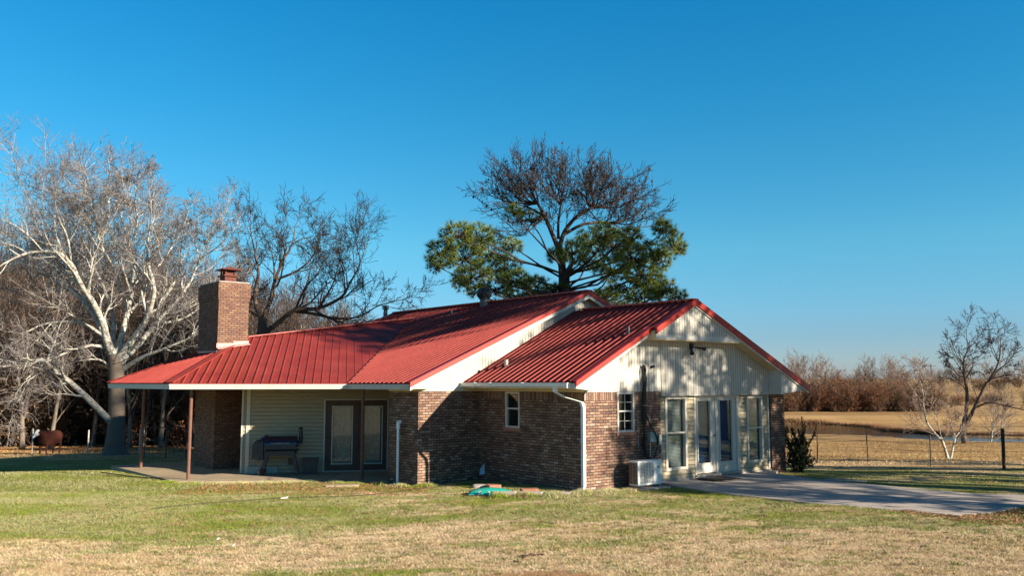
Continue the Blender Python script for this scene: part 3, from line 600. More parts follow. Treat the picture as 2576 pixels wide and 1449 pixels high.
P('bracket_light',MB().tube([(.02,2.32,2.88),(.12,2.35,2.90)],[.035,.04],10),'blackm')
P('tap',MB().tube([(X1+.01,-.95,.55),(X1+.07,-.95,.55),(X1+.07,-.95,.48)],.014,8).tube([(X1+.045,-.98,.57),(X1+.045,-.92,.57)],.02,8),'steel')
P('foundation_vent',MB().quadbox(sa+su*1.33+sn*.03+Vector((0,0,.10)),su*.14,sn*.02,(0,0,.2)),'blackm')
P('porch_light',MB().quadbox(sa+su*.95+sn*.5+Vector((0,0,2.27)),su*.22,sn*.16,(0,0,.07)),'blackm')
# ================================================================== ground slabs
def flat(name,pts,z,th,mat,label,kind='structure',bev=.02):
    m=MB(); m.poly([(x,y,z) for x,y in pts],(0,0,-th)); o=m.build(name,mat)
    tag(o,label,name.replace('_',' ') if kind is None else 'patio',kind=kind); return o
pp=[W(0,2.7)[:2],(3.96,21.55),(4.95,20.07),(6.21,18.62),(7.54,17.66),(8.11,17.2),(8.45,16.9),(9.35,17.3),(10.6,18.3),(12.5,19.4),(13.5,20.2),(11.5,20.0),(10.47,20.2),(9.22,21.55),(7.9,23.1),(7.3,24.6),W(-.2,8.1)[:2],W(-.2,2.7)[:2]]
flat('patio',pp,-.008,.12,'conc','pale concrete patio slab spreading from the gable doors')
lp=[W(x,y)[:2] for x,y in [(-14.9,-6.3),(-9.2,-6.25),(-8.4,-5.3),(-7.3,-3.7),(-6.3,-2.7),(-5.3,-2.3),(-5.3,.3),(-9,.5),(-14.9,.5)]]
flat('porch_slab',lp,-.125,.2,'concold','worn tan concrete slab under the porch roof')
# ================================================================== TREES
class TB:
    "collects tapered tubes as numpy chunks"
    def __init__(s): s.V=[]; s.F=[]; s.n=0
    def tube(s,pts,rad,k):
        n=len(pts); Pn=np.array([(p[0],p[1],p[2]) for p in pts]); d=np.gradient(Pn,axis=0); d/=np.linalg.norm(d,axis=1)[:,None]+1e-9
        ref=np.where(np.abs(d[:,2:3])<.9,np.array([[0,0,1.]]),np.array([[1.,0,0]])); ref[:]=ref[0]
        u=np.cross(d,ref); u/=np.linalg.norm(u,axis=1)[:,None]+1e-9; w=np.cross(d,u)
        a=2*np.pi*np.arange(k)/k; r=np.array(rad)[:,None,None]
        ring=Pn[:,None,:]+(u[:,None,:]*np.cos(a)[None,:,None]+w[:,None,:]*np.sin(a)[None,:,None])*r
        s.V.append(ring.reshape(-1,3)); i=s.n+np.arange(n-1)[:,None]*k; j=np.arange(k)[None,:]; j2=(j+1)%k
        s.F.append(np.stack([i+j,i+j2,i+k+j2,i+k+j],-1).reshape(-1,4)); s.n+=n*k
    def build(s,name,mat,parent,smooth=True):
        if not s.V: return None
        o=fastmesh(name,np.concatenate(s.V),np.concatenate(s.F),4,mat,parent)
        if smooth: o.data.polygons.foreach_set('use_smooth',[True]*len(o.data.polygons))
        return o
def rv(): return Vector((random.gauss(0,1),random.gauss(0,1),random.gauss(0,1)))
def side(d,ang):
    x=d.cross(rv()); 
    if x.length<1e-4: x=d.cross(Vector((1,0,0)))
    x.normalize(); return (d*math.cos(ang)+x*math.sin(ang)).normalized()
def grow(tb,p,d,L,r,lv,C):
    "C: dict with per level lists; tb: list of TB per level"
    n=C['seg'][lv]; pts=[p.copy()]; rs=[r]; tp=C.get('taper',.65)
    for i in range(n):
        d=(d+rv()*C['wan'][lv]+Vector((0,0,1))*C['trop'][lv]).normalized(); p=p+d*(L/n); pts.append(p.copy()); rs.append(max(r*(1-(i+1)/n*tp),C['rmin']))
    tb[min(lv,len(tb)-1)].tube(pts,rs,C['k'][lv])
    if lv+1<len(C['seg']): sprout(tb,pts,rs,L,lv,C)
def sprout(tb,pts,rs,L,lv,C,nb=None,t0=None):
    nb=nb or C['nb'][lv]; n=len(pts)-1; t0=C['t0'][lv] if t0 is None else t0
    for j in range(nb):
        t=t0+(1-t0)*(j+random.random())/nb; f=min(t*n,n-1e-3); i=int(f); q=pts[i].lerp(pts[i+1],f-i); rr=rs[i]+(rs[i+1]-rs[i])*(f-i)
        dd=(pts[i+1]-pts[i]).normalized(); d2=side(dd,R(random.uniform(*C['ang'])))
        d2=(d2+Vector((0,0,C.get('lift',.25)))).normalized()
        lf=(.55+.75*math.sin(math.pi*min(1,t*.85+.12))) if (C.get('round') and lv==0) else (1.15-.45*t)
        grow(tb,q,d2,L*C['lr']*random.uniform(.6,1.2)*lf,max(min(rr*.62,C['rr'][lv]*random.uniform(.8,1.2)),C['rmin']),lv+1,C)
    # leader continues
    dd=(pts[-1]-pts[-2]).normalized(); grow(tb,pts[-1],dd,L*C['lr']*.8,max(rs[-1],C['rmin']),lv+1,C)
def traced(name,D,limbs,C,mats,label,cat,flare=1.1,lv2=2,nbl=9,group=None,extra=None,lenf=.42):
    base=limbs[0][0][0]; root=empty(name,at(base[0],base[1],D),0,label,cat,group); off=Matrix.Translation(-root.location)
    tbs=[TB(),TB(),TB()]  # trunk, limbs, twigs
    for li,(pl,r0,r1,dz) in enumerate(limbs):
        n=len(pl); pts=[]
        for i,(x,y) in enumerate(pl): pts.append(at(x,y,D+dz*i/(n-1)))
        # subdivide with slight wander
        q=[];m=3
        for i in range(n-1):
            a=pts[max(i-1,0)];b=pts[i];c=pts[i+1];e=pts[min(i+2,n-1)]
            for s_ in range(m):
                t=s_/m; q.append(.5*((2*b)+(c-a)*t+(2*a-5*b+4*c-e)*t*t+(3*b-a-3*c+e)*t**3))
        q.append(pts[-1]); L=sum((q[i+1]-q[i]).length for i in range(len(q)-1))
        q=[off@p for p in q]; rs=[max(r0+(r1-r0)*(i/(len(q)-1))**.8,.01) for i in range(len(q))]
        if li==0:
            rs=[r*(1+flare*math.exp(-i*.9)) for i,r in enumerate(rs)]; tbs[0].tube(q,rs,14); continue
        tbs[1].tube(q,rs,8)
        sprout([None,tbs[1],tbs[lv2],tbs[2],tbs[2],tbs[2]],q,rs,max(L*lenf,1.2) if L>2 else 1.2,0,C,nb=int(nbl*max(.5,L/5)),t0=.22)
    tbs[0].build('trunk',mats[0],root); tbs[1].build('branches',mats[1],root); tbs[2].build('crown',mats[2],root)
    return root
CS=dict(seg=[5,5,4,3,2],wan=[.1,.13,.16,.2,.25],trop=[.05,.06,.05,.04,.03],k=[6,5,4,3,3],nb=[5,5,4,4,0],t0=[.2,.2,.15,.1,0],ang=(28,66),lr=.67,rr=[.055,.032,.018,.012,.009],rmin=.0075,lift=.12)
# white-barked sycamore on the left
syc=traced('sycamore_tree',37,[
 ([(288,1152),(291,1095),(294,1020),(293,950),(290,893)],.36,.30,0),
 ([(288,905),(268,852),(258,809),(232,757),(203,714),(170,650),(120,632),(55,641),(-10,675)],.19,.03,-3),
 ([(270,856),(232,787),(180,727),(135,693),(60,675),(-20,688)],.13,.03,2.5),
 ([(292,900),(312,826),(322,779),(338,684),(322,611),(305,546),(285,486)],.17,.02,1.5),
 ([(296,905),(342,843),(368,804),(388,731),(372,663),(372,607),(380,564)],.17,.02,-2),
 ([(304,910),(352,863),(392,813),(445,757),(482,701),(505,641),(520,607)],.15,.02,1),
 ([(287,900),(283,852),(286,804),(262,727),(232,667),(205,607),(178,538)],.15,.02,3),
 ([(322,779),(290,684),(250,607),(240,538),(220,486)],.08,.015,-2.5),
 ([(262,813),(210,727),(150,675),(110,607),(80,538),(70,486)],.10,.015,3.5),
 ([(308,930),(360,898),(420,875),(490,843),(540,804)],.11,.02,-1),
 ([(392,813),(455,804),(520,761),(560,710)],.07,.015,2),
 ([(368,804),(430,727),(455,658),(450,607)],.07,.015,2.5),
 ([(302,1085),(268,1050),(218,1000),(172,958),(140,935),(105,905),(70,918),(30,912)],.15,.06,-2),
 ([(285,930),(250,905),(200,908)],.06,.02,-.5),
 ([(282,882),(230,869),(160,890),(90,930),(40,990)],.08,.015,-2),
 ([(268,852),(205,813),(120,813),(50,847),(-10,900)],.08,.015,-1),
  ([(382,690),(420,640),(455,585),(470,545)],.06,.015,1.5),
 ([(330,620),(345,560),(340,500),(350,460)],.06,.015,-1.5),
 ([(482,665),(520,640),(555,615),(575,590)],.05,.012,-1),
 ([(250,620),(275,540),(270,480),(275,450)],.06,.015,2),
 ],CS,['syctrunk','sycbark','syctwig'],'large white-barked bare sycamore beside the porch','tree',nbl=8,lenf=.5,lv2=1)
C2=dict(CS,ang=(25,58),wan=[.12,.16,.2,.24,.28],nb=[5,4,4,3,0],lr=.68,lift=.06,rmin=.0085)
Z=lambda x,y:((x/2.9+2560)*.8487,(y/2.9+900)*.8487)
oak=traced('bare_oak_tree',44,[
 ([(652,1150),(655,1000),(658,870),(662,800)],.34,.24,0),
 ([(662,800),(680,756),(692,704),(712,656),(735,616),(742,568)],.15,.02,1),
 ([(660,810),(640,752),(650,688),(640,632),(628,568)],.14,.02,-1),
 ([(664,840),(700,812),(742,780),(800,776),(858,748),(880,712),(905,664),(900,632)],.16,.02,-1),
 ([(740,782),(790,790),(850,802),(905,796),(950,770),(995,758)],.10,.015,-1),
 ([(660,800),(622,776),(600,728),(598,680)],.09,.015,2),
 ([(692,704),(750,680),(790,640),(800,600)],.08,.015,2),
 ([(800,776),(835,720),(850,672),(855,632)],.07,.012,1),
 ([(742,780),(770,720),(800,688),(815,648)],.07,.012,-2),
 ],C2,['darkbark','darkbark','darktwig'],'dark bare oak standing behind the chimney','tree',nbl=8,lenf=.52)
C3=dict(CS,ang=(20,48),wan=[.10,.12,.15,.2,.25],nb=[5,4,4,3,0],lr=.7,lift=.22,trop=[.05,.06,.07,.06,.03],rmin=.0085,rr=[.05,.03,.018,.012,.01])
random.seed(41); fan=[([(1416,1010),(1415,900),(1415,740),(1413,665),(1404,625)],.22,.15,0),
 ([(1404,625),(1386,582),(1370,545),(1352,512)],.115,.055,-.4),([(1406,625),(1420,582),(1450,545),(1490,522)],.115,.055,-.4),
 ([(1404,600),(1404,560),(1410,515)],.07,.04,.3),([(1418,590),(1470,563),(1535,560),(1580,550)],.08,.04,.5),([(1370,545),(1330,522),(1278,508),(1215,485)],.055,.01,.5)]
arc=[(1232,462),(1248,432),(1268,415),(1290,400),(1315,396),(1340,388),(1368,392),(1395,395),(1425,402),(1452,408),(1480,410),(1508,416),(1535,424),(1560,430),(1585,440),(1606,455),(1622,475),(1633,498),(1640,525),(1636,552),(1240,500),(1262,585),(1300,560),(1300,440),(1350,430),(1395,435),(1440,448),(1480,455),(1520,462),(1560,478),(1590,505),(1290,470),(1420,478),(1460,495),(1270,450),(1330,455),(1545,510),(1500,440)]
for i,(ax,ay) in enumerate(arc):
    b=(1352,512) if ax<1345 and ay<520 else (1370,548) if ax<1345 else (1410,515) if ax<1440 else (1490,522) if ay<480 else (1520,560)
    ry_=ay+16; mx=b[0]*.5+ax*.5; my=b[1]*.5+ry_*.5+(14 if abs(ax-b[0])>60 else 0); dz=(1 if i%2 else -1)*random.uniform(.2,2.2)
    fan.append(([b,(b[0]*.75+ax*.25+random.uniform(-5,5),b[1]*.72+my*.28),(mx+random.uniform(-6,6),my),(mx*.45+ax*.55,my*.45+ry_*.55),(ax,ry_)],.042,.011,dz))
ctree=traced('bare_hardwood_tree',37,fan,dict(C3,ang=(20,52),lr=.74,seg=[5,4,3,2],nb=[4,3,3,0],k=[5,3,3,3],wan=[.1,.16,.2,.22],rr=[.018,.012,.010,.009],rmin=.0085,lift=.12),['pinebark','pinebark','darktwig'],'bare hardwood with dark seed pods rising behind the ridge','tree',nbl=16,lenf=.30)
# seed pods
crown=[o for o in ctree.children if o.name.startswith('crown')][0]
co=np.zeros(len(crown.data.vertices)*3); crown.data.vertices.foreach_get('co',co); co=co.reshape(-1,3); top=co[(co[:,2]>7.4)]
pd=MB()
for _ in range(170):
    p=Vector(top[RNG.integers(len(top))])+rv()*.02; r=random.uniform(.025,.06); i=len(pd.v)
    pd.v+=[p+Vector((r,0,0)),p+Vector((-r,0,0)),p+Vector((0,r,0)),p+Vector((0,-r,0)),p+Vector((0,0,r*1.5)),p+Vector((0,0,-r*1.8))]
    pd.f+=[(i,i+2,i+4),(i+2,i+1,i+4),(i+1,i+3,i+4),(i+3,i,i+4),(i+2,i,i+5),(i+1,i+2,i+5),(i+3,i+1,i+5),(i,i+3,i+5)]
tag(pd.build('seed_pods','rusty' if False else 'darktwig',ctree),kind='stuff')
rtree=traced('bare_pasture_tree',68,[
 ([Z(868,1195),Z(850,1120),Z(852,1040)],0.24,0.20,0),
 ([Z(852,1045),Z(880,900),Z(884,760),Z(864,630),Z(855,534),Z(862,470),Z(894,382),Z(880,286)],0.180,0.024,1),
 ([Z(862,1060),Z(950,900),Z(1035,722),Z(1101,622),Z(1152,518),Z(1170,414),Z(1175,310)],0.180,0.024,-1),
 ([Z(950,905),Z(1040,860),Z(1130,858),Z(1260,890),Z(1380,915)],0.080,0.032,-2),
 ([Z(1078,670),Z(1166,642),Z(1239,630),Z(1350,626)],0.070,0.024,1),
 ([Z(877,646),Z(936,534),Z(940,470),Z(1000,454),Z(1046,390)],0.060,0.016,-1),
 ([Z(1037,710),Z(1041,630),Z(982,586),Z(908,622)],0.050,0.016,2),
 ([Z(864,622),Z(816,622),Z(761,550),Z(715,486)],0.050,0.016,1),
 ([Z(857,526),Z(798,470),Z(752,390),Z(724,342)],0.040,0.016,-1),
 ([Z(1110,598),Z(1202,534),Z(1267,470),Z(1304,414)],0.050,0.016,-1),
 ([Z(1152,502),Z(1101,414),Z(1083,350)],0.040,0.016,1),
 ],dict(C2,rmin=.012,rr=[.05,.03,.02,.014,.012],nb=[4,4,3,3,0]),['greybark','darkbark','darktwig'],'twin-stemmed bare tree on the pond bank','tree',nbl=5,lenf=.42,flare=.15)
stree=traced('multi_stem_small_tree',45,[
 ([Z(722,1345),Z(716,1325)],.09,.08,0),
 ([Z(718,1335),Z(680,1200),Z(620,1130),Z(545,1030),Z(512,880),Z(505,760),Z(480,660)],.085,.015,0),
 ([Z(745,1335),Z(765,1240),Z(782,1150),Z(745,1040),Z(735,960)],.07,.012,.6),
 ([Z(700,1260),Z(660,1140),Z(640,1040),Z(600,960)],.05,.01,-.6),
 ([Z(545,1030),Z(500,1000),Z(470,930)],.03,.008,.5),
 ([Z(512,880),Z(430,760),Z(390,680)],.04,.01,.6),
 ([Z(782,1150),Z(830,1090),Z(840,1020)],.04,.01,.4),
 ([Z(508,820),Z(545,720),Z(535,640)],.03,.008,-.6),
 ],dict(C2,rmin=.0075,nb=[4,4,3,2,0],rr=[.022,.014,.010,.008,.008]),['sycbark','sycbark','paletwig'],'small pale multi-stemmed tree inside the pasture fence','tree',nbl=8,lenf=.42)
# ---- generic bare trees (variants) for the woods
def bare_variant(name,H,mats,C,rt=.17,nl=9,lean=.06,low=.3,spread=1.):
    root=empty(name,(0,0,0)); tr=TB(); cr=TB(); d=Vector((random.uniform(-lean,lean),random.uniform(-lean,lean),1)).normalized(); p=Vector((0,0,-.4)); pts=[p.copy()]; rs=[rt*1.3]; n=9
    for i in range(n):
        d=(d+rv()*.06+Vector((0,0,.08))).normalized(); p=p+d*((H*.82+.4)/n); pts.append(p.copy()); rs.append(rt*(1-.8*(i+1)/n))
    tr.tube(pts,rs,8)
    sprout([None,tr,cr,cr,cr],pts,rs,H*.42*spread,0,C,nb=nl,t0=low)
    a=tr.build('trunk',mats[0],root); b=cr.build('crown',mats[1],root); return root
CW=dict(round=1,seg=[5,4,3,2],wan=[.12,.15,.2,.25],trop=[.08,.08,.06,.05],k=[5,4,3,3],nb=[7,6,5,0],t0=[.2,.15,.1,0],ang=(25,58),lr=.58,rr=[.07,.035,.02,.014],rmin=.0115,lift=.22)
woodv=[bare_variant('bare_tree',random.uniform(10,12.5),['greybark' if i!=2 else 'sycbark','greytwig'],CW,rt=random.uniform(.13,.2),nl=15,low=.2) for i in range(5)]
random.seed(11)
def place(var,x,y,s,rz,label,group,cat='tree',sz=None,used=set()):
    if id(var) in used or var.get('used'): o=copy_tree(var)
    else: o=var; var['used']=1
    if 'used' in o and o is not var: del o['used']
    o.location=(x,y,tz(x,y)-.05); o.scale=(s,s,s*(sz or 1)); o.rotation_euler=(0,0,rz); tag(o,label,cat,group); return o
wood=[]
for row,(D,n,xa,xb,hs) in enumerate([(49.5,22,-32,-8.5,.88),(53,24,-35,-8.5,.98),(58,23,-38,-8,1.05),(64,22,-42,-8,1.12),(71,22,-46,-8,1.22),(80,18,-52,-9,1.3)]):
    for i in range(n):
        x=xa+(xb-xa)*(i+random.uniform(.1,.9))/n; y=D+random.uniform(-1.8,1.8); f=np.interp(x/y,[-.62,-.45,-.3,-.2,-.1],[1.06,1.0,.84,.7,.5])
        wood.append(place(woodv[(i*3+row)%5],x,y,hs*f*random.uniform(.88,1.1),random.uniform(0,6.28),'bare grey-brown tree in the dense wood left of the house','trees of the wood behind the sycamore'))
# trees seen low over the roof
for x,y,s in ((-5.2,62,.62),(-3.8,66,.66),(-11.5,60,.62),(-9,70,.7)):
    wood.append(place(woodv[int(abs(x))%5],x,y,s,random.uniform(0,6),'bare tree top showing just above the roof ridge','bare trees beyond the ridge'))
# ---- leafy brush generator (small quads)
def leaf_cloud(n,fn,size,flat=0.):
    V=np.zeros((n,4,3)); c=fn(n); a=RNG.normal(size=(n,3)); a/=np.linalg.norm(a,axis=1)[:,None]; b=np.cross(a,RNG.normal(size=(n,3))); b/=np.linalg.norm(b,axis=1)[:,None]
    if flat: a[:,2]*=flat; b[:,2]*=flat
    s=size*RNG.uniform(.5,1.3,(n,1)); V[:,0]=c-a*s; V[:,1]=c+b*s*.5; V[:,2]=c+a*s; V[:,3]=c-b*s*.5
    return V.reshape(-1,3),np.arange(n*4).reshape(n,4)
def shrub_variant(name,H,W_,mat,nleaf,stems=9,twig='greytwig',size=.09):
    root=empty(name); tb=TB(); tw=[]
    for i in range(stems):
        d=Vector((random.gauss(0,.5),random.gauss(0,.5),1)).normalized(); grow([tb]*4,Vector((random.gauss(0,W_*.12),random.gauss(0,W_*.12),-.1)),d,H*random.uniform(.6,.95),.05,0,dict(seg=[5,3,3],wan=[.14,.2,.25],trop=[.03,.05,.05],k=[4,3,3],nb=[7,5,0],t0=[.15,.1,0],ang=(25,60),lr=.5,rr=[.025,.014,.01],rmin=.012,lift=.1))
    tb.build('stems',twig,root); pts=np.concatenate(tb.V)
    def fn(n): return pts[RNG.integers(len(pts),size=n)]+RNG.normal(0,.12*W_*.3,(n,3))
    V,Fq=leaf_cloud(nleaf,fn,size); o=fastmesh('foliage',V,Fq,4,mat,root,rnd=RNG.uniform(0,1,len(Fq))); tag(o,kind='stuff'); return root
brv=[shrub_variant('brush_thicket',5.2,3.6,'tanleaf',3000,20),shrub_variant('brush_thicket',2.8,3.4,'rusty',1500,14)]
for i in range(90):
    x=-35+i*.3+random.uniform(-.5,.5); y=52+random.uniform(-1.5,13); 
    place(brv[0] if random.random()<.75 else brv[1],x,y,random.uniform(.55,1.15),random.uniform(0,6),'tangled brown brush at the foot of the wood','brush thickets along the wood edge','brush')
# ---- far treeline beyond the pond
random.seed(5)
CF=dict(CW,rmin=.02,rr=[.08,.045,.028,.022],nb=[7,5,4,0],trop=[.05,.05,.05,.04])
farv=[bare_variant('far_bare_tree',9,['greybark','paletwig'],CF,rt=.16,nl=16,low=.18,spread=1.25) for _ in range(2)]+[bare_variant('far_bare_tree',10,['sycbark','paletwig'],CF,rt=.18,nl=14,low=.22,spread=1.3)]
rfv=[shrub_variant('rusty_leaved_tree',6.6,5,'rusty',5600,22,'greytwig',.10),shrub_variant('tan_leaved_tree',5.8,5,'tanleaf',4600,22,'greytwig',.10)]
for i in range(46):
    t_=i/45; px_=1955+660*t_; D=119+random.uniform(-2,7)+10*max(0,t_-.35)+55*max(0,t_-.6); q=at(px_,1000,D); x=q.x; 
    k=random.random(); s=random.uniform(.62,.92)*(.95 if t_<.33 else .78 if t_<.5 else .46)
    if t_>.72 and k<.45: continue
    if k<.34: place(farv[i%3],x,D+2,s*.98,random.uniform(0,6),'bare pale tree in the treeline beyond the pond','bare trees of the far treeline')
    elif k<.68: place(rfv[0],x,D,s*(1.0 if t_<.45 else .7),random.uniform(0,6),'rust-coloured tree in the treeline beyond the pond','rusty trees of the far treeline')
    else: place(rfv[1],x,D,s*(.95 if t_<.45 else .8),random.uniform(0,6),'tan leafy tree in the treeline beyond the pond','tan trees of the far treeline')
for i in range(26):
    t_=i/25; px_=1950+400*t_; D=116+random.uniform(-1,2); q=at(px_,1000,D)
    place(rfv[1] if i%3 else rfv[0],q.x,D,random.uniform(.38,.62),random.uniform(0,6),'low brown brush edging the far pasture','low brush below the far treeline','brush')
for i in range(16):
    D=210+random.uniform(0,90); q=at(2250+24*i,1000,D); place(rfv[1] if i%2 else farv[i%3],q.x,D,random.uniform(.5,.85),random.uniform(0,6),'small distant tree on the hill pasture','distant trees on the hill','tree')
# slender trees right of the pond
for px_,D,s in ((2482,74,.5),(2512,80,.42)):
    q=at(px_,1000,D); place(farv[2],q.x,D,s,1.,'slender pale sapling beyond the pasture tree','saplings by the pond')
# dark reeds on the far bank
def band(n,p0,p1,w,z,h):
    a=np.array(p0);b=np.array(p1);t_=RNG.uniform(0,1,n)
    return a,b,t_
nb_=9000; tt=RNG.uniform(0,1,nb_); path=np.array([(30,105.6),(37.5,104),(40.3,97),(38.6,90),(40,86.5),(41.5,83.5),(47,79),(62,77.2)]); seg=tt*(len(path)-1); ii=seg.astype(int).clip(0,len(path)-2); fr=(seg-ii)[:,None]
c=path[ii]*(1-fr)+path[ii+1]*fr+RNG.normal(0,.55,(nb_,2)); h=RNG.uniform(.15,.7,nb_)*(.5+.5*np.sin(seg*9)**2)
zz=terr(c[:,0],c[:,1]); dx=RNG.normal(0,.16,(nb_,2)); V=np.zeros((nb_,3,3)); V[:,0,:2]=c-.03; V[:,1,:2]=c+.03; V[:,2,:2]=c+dx; V[:,0,2]=zz; V[:,1,2]=zz; V[:,2,2]=zz+h
o=fastmesh('bank_reeds',V.reshape(-1,3),np.arange(nb_*3).reshape(-1,3),3,'reed',None,rnd=RNG.uniform(0,1,nb_)); tag(o,'dark rusty reeds lining the far pond bank','reeds',kind='stuff')
# ---- pines
def tufts(centers,normals,nn,L,w):
    "needle tufts: many thin triangles"
    n=len(centers)*nn; c=np.repeat(centers,nn,0); nr=np.repeat(normals,nn,0); d=RNG.normal(size=(n,3))*.75+nr; d/=np.linalg.norm(d,axis=1)[:,None]
    l=L*RNG.uniform(.6,1.15,(n,1)); s_=np.cross(d,RNG.normal(size=(n,3))); s_/=np.linalg.norm(s_,axis=1)[:,None]
    V=np.stack([c-s_*w,c+s_*w,c+d*l],1); return V.reshape(-1,3),np.arange(n*3).reshape(n,3),np.repeat(RNG.uniform(0,1,len(centers)),nn)*.75+RNG.uniform(0,.25,n)
random.seed(21)
clumps=[(1110,632,42,34),(1150,585,46,32),(1165,640,55,40),(1205,590,46,34),(1230,630,52,40),(1190,690,52,30),(1265,670,48,34),(1300,700,46,28),(1345,712,40,26),(1250,720,55,22),(1160,712,28,18),(1290,615,26,20),(1330,545,48,22),(1290,530,22,16),(1300,745,60,16),
 (1395,640,20,20),(1440,625,44,34),(1490,600,48,34),(1520,585,34,28),(1480,648,44,24),(1545,610,50,38),(1590,640,46,40),(1540,670,52,34),(1610,680,46,34),(1585,590,30,24),(1640,630,34,34),(1670,575,30,30),(1695,605,28,34),(1665,650,30,26),(1640,700,34,30),(1580,720,50,24),(1400,725,40,14),(1530,735,40,14),(1670,722,34,22),(1700,742,26,16),(1400,735,40,16),(1620,745,50,16),(1520,745,40,12),(1340,745,40,14),(1560,760,60,12),(1200,730,30,14),(1095,660,22,22),(1710,620,16,20),(1655,735,30,20)]
pine=empty('pine_tree',at(1428,1010,36),0,'broad green pine spreading behind the roof ridge','tree'); off=-pine.location
tb=TB(); trunk=[at(1428,1010,36),at(1426,900,36),at(1422,740,36),at(1424,690,36.2),at(1440,660,36.3)]; tb.tube([p+off for p in trunk],[.27,.24,.2,.15,.08],10)
cc=[];nn_=[]
for (x,y,rx,ry) in clumps:
    D=36+random.uniform(-2.6,2.6); c0=at(x,y+ry*.35,D)+off; sx=rx/F_PX*D; sz=ry/F_PX*D; st=trunk[2]+off if y>650 else trunk[3]+off
    st=(trunk[1]+off).lerp(trunk[3]+off,min(1,max(0,(900-(y+75+.12*abs(x-1424)))/210))); mid=st.lerp(c0,.5)+Vector((0,0,-.25))+rv()*.12
    q=[st,st.lerp(mid,.5)+rv()*.05,mid,mid.lerp(c0,.5)+rv()*.06,c0]; tb.tube(q,[.05,.045,.04,.03,.015],6)
    nt=int(80*rx*ry/1200)+18
    for k in range(nt):
        v=Vector((random.gauss(0,1),random.gauss(0,1),random.gauss(0,1))).normalized()*random.uniform(.35,1)**.6; p=c0+Vector((v.x*sx,v.y*sx*.9,v.z*sz+sz*.2)); cc.append(p); nn_.append((v+Vector((0,0,.6))).normalized())
        if k%3==0: tb.tube([c0+ (p-c0)*.1,c0.lerp(p,.6)+Vector((0,0,-.04)),p],[.02,.014,.009],3)
tb.build('trunk','pinebark',pine)
V,Fq,rn=tufts(np.array(cc),np.array(nn_),30,.24,.0075); o=fastmesh('crown',V,Fq,3,'needle',pine,rnd=rn)
def std_pine(H,seed,low=.3,Rm=3.2,dens=1.):
    random.seed(seed); root=empty('roadside_pine'); tb=TB(); pts=[Vector((random.gauss(0,.05)*i,random.gauss(0,.05)*i,-.3+H*i/8)) for i in range(9)]; tb.tube(pts,[.26*(1-.85*i/8) for i in range(9)],10); cc=[];nn_=[]
    nbr=int(30*dens)
    for i in range(nbr):
        t_=low+(1-low)*(i/nbr)**.9; f=t_*8; k=min(int(f),7); p=pts[k].lerp(pts[k+1],f-k); a=i*2.4+random.uniform(-.3,.3); Lr=Rm*(1-.55*((t_-low)/(1-low)))*random.uniform(.7,1.15)
        e=p+Vector((math.cos(a)*Lr,math.sin(a)*Lr,random.uniform(-.1,.35)*Lr)); m_=p.lerp(e,.55)+Vector((0,0,-.12*Lr)); tb.tube([p,m_,e],[.06,.04,.02],5)
        for j in range(int(13*dens)+4):
            s_=random.uniform(.35,1.03); q=(p.lerp(m_,s_/.55) if s_<.55 else m_.lerp(e,(s_-.55)/.45))+Vector((random.gauss(0,.28),random.gauss(0,.28),random.gauss(.06,.2))); cc.append(q); nn_.append(((q-p).normalized()*.5+Vector((0,0,.5))).normalized())
    tb.build('trunk','darkbark',root); V,Fq,rn=tufts(np.array(cc),np.array(nn_),26,.34,.016); fastmesh('crown',V,Fq,3,'needle',root,rnd=rn); return root
sp=[std_pine(16.5,3,.42,3.4,1.15),std_pine(18.5,9,.42,3.9,1.15),std_pine(13.5,15,.24,3.1,1.3)]
# pines standing to the right of the view (tips reach the frame; they shade patio, gable and roof)
PINES=[(0,20.2,16.6,1.1),(2,15.3,18.7,.95),(2,17.6,14.1,.6),(2,13.6,16.2,.5),(1,27,18.3,.95),(0,21.5,20.5,1.0),(2,16.5,22.3,.93),(0,17.2,14.6,.62),(1,23.0,15.0,.84),(2,22.0,25.0,.9),(2,25.5,22.8,.95),(2,29,21.3,1.),(2,19.6,19.6,.85),(1,24.0,19.5,.95),(0,27.5,22.5,1.05),(1,31,19.0,1.1),(2,33.0,26.5,1.1),(0,38,30.5,1.1),(1,30.0,12.0,1.12)]
for k,(v,x,y,s) in enumerate(PINES):
    place(sp[v],x,y,s,k*1.3,'green pine whose branch tips reach in at the right edge' if k==6 else 'tall pine in the row right of the view casting shadows over the patio','pines in a row right of the house')
for k,(x,y,s) in enumerate(((14.2,15.9,.45),(18.5,17.6,.9))):
    place(woodv[k],x,y,s,k*2.,'bare tree right of the view streaking the patio with shadow','bare trees right of the patio')
# ================================================================== OTHER THINGS
def thing(name,loc,rz,label,cat,group=None): return empty(name,loc,rz,label,cat,group)
# mini split condenser
ac=thing('air_conditioner',tuple(W(.42,1.62,.06)),HZ+R(0),'white outdoor air conditioner unit on a pad against the brick wall','air conditioner')
P('casing',MB().box(-.15,.15,-.43,.43,0,.58),'acwhite',ac,bevel=.02)
m=MB(); 
for i in range(15): m.box(.152,.162,-.36,.13,.06+i*.033,.066+i*.033)
for i in range(6): m.box(.152,.158,-.36+i*.096,-.352+i*.096,.05,.54)
P('fan_grille',m,'acwhite',ac)
P('fan_recess',MB().box(.148,.1515,-.37,.14,.05,.54),'steel',ac)
m=MB(); 
for i in range(17): m.box(-.14,.13,-.438,-.4305,.05+i*.03,.058+i*.03)
m.box(-.01,.0,-.445,-.43,.04,.55); P('side_louvres',m,'steel',ac)
P('coil',MB().box(-.135,.13,-.4345,-.4302,.04,.54),'blackm',ac)
P('badge',MB().box(.1505,.1525,.25,.34,.38,.45),'greybox',ac)
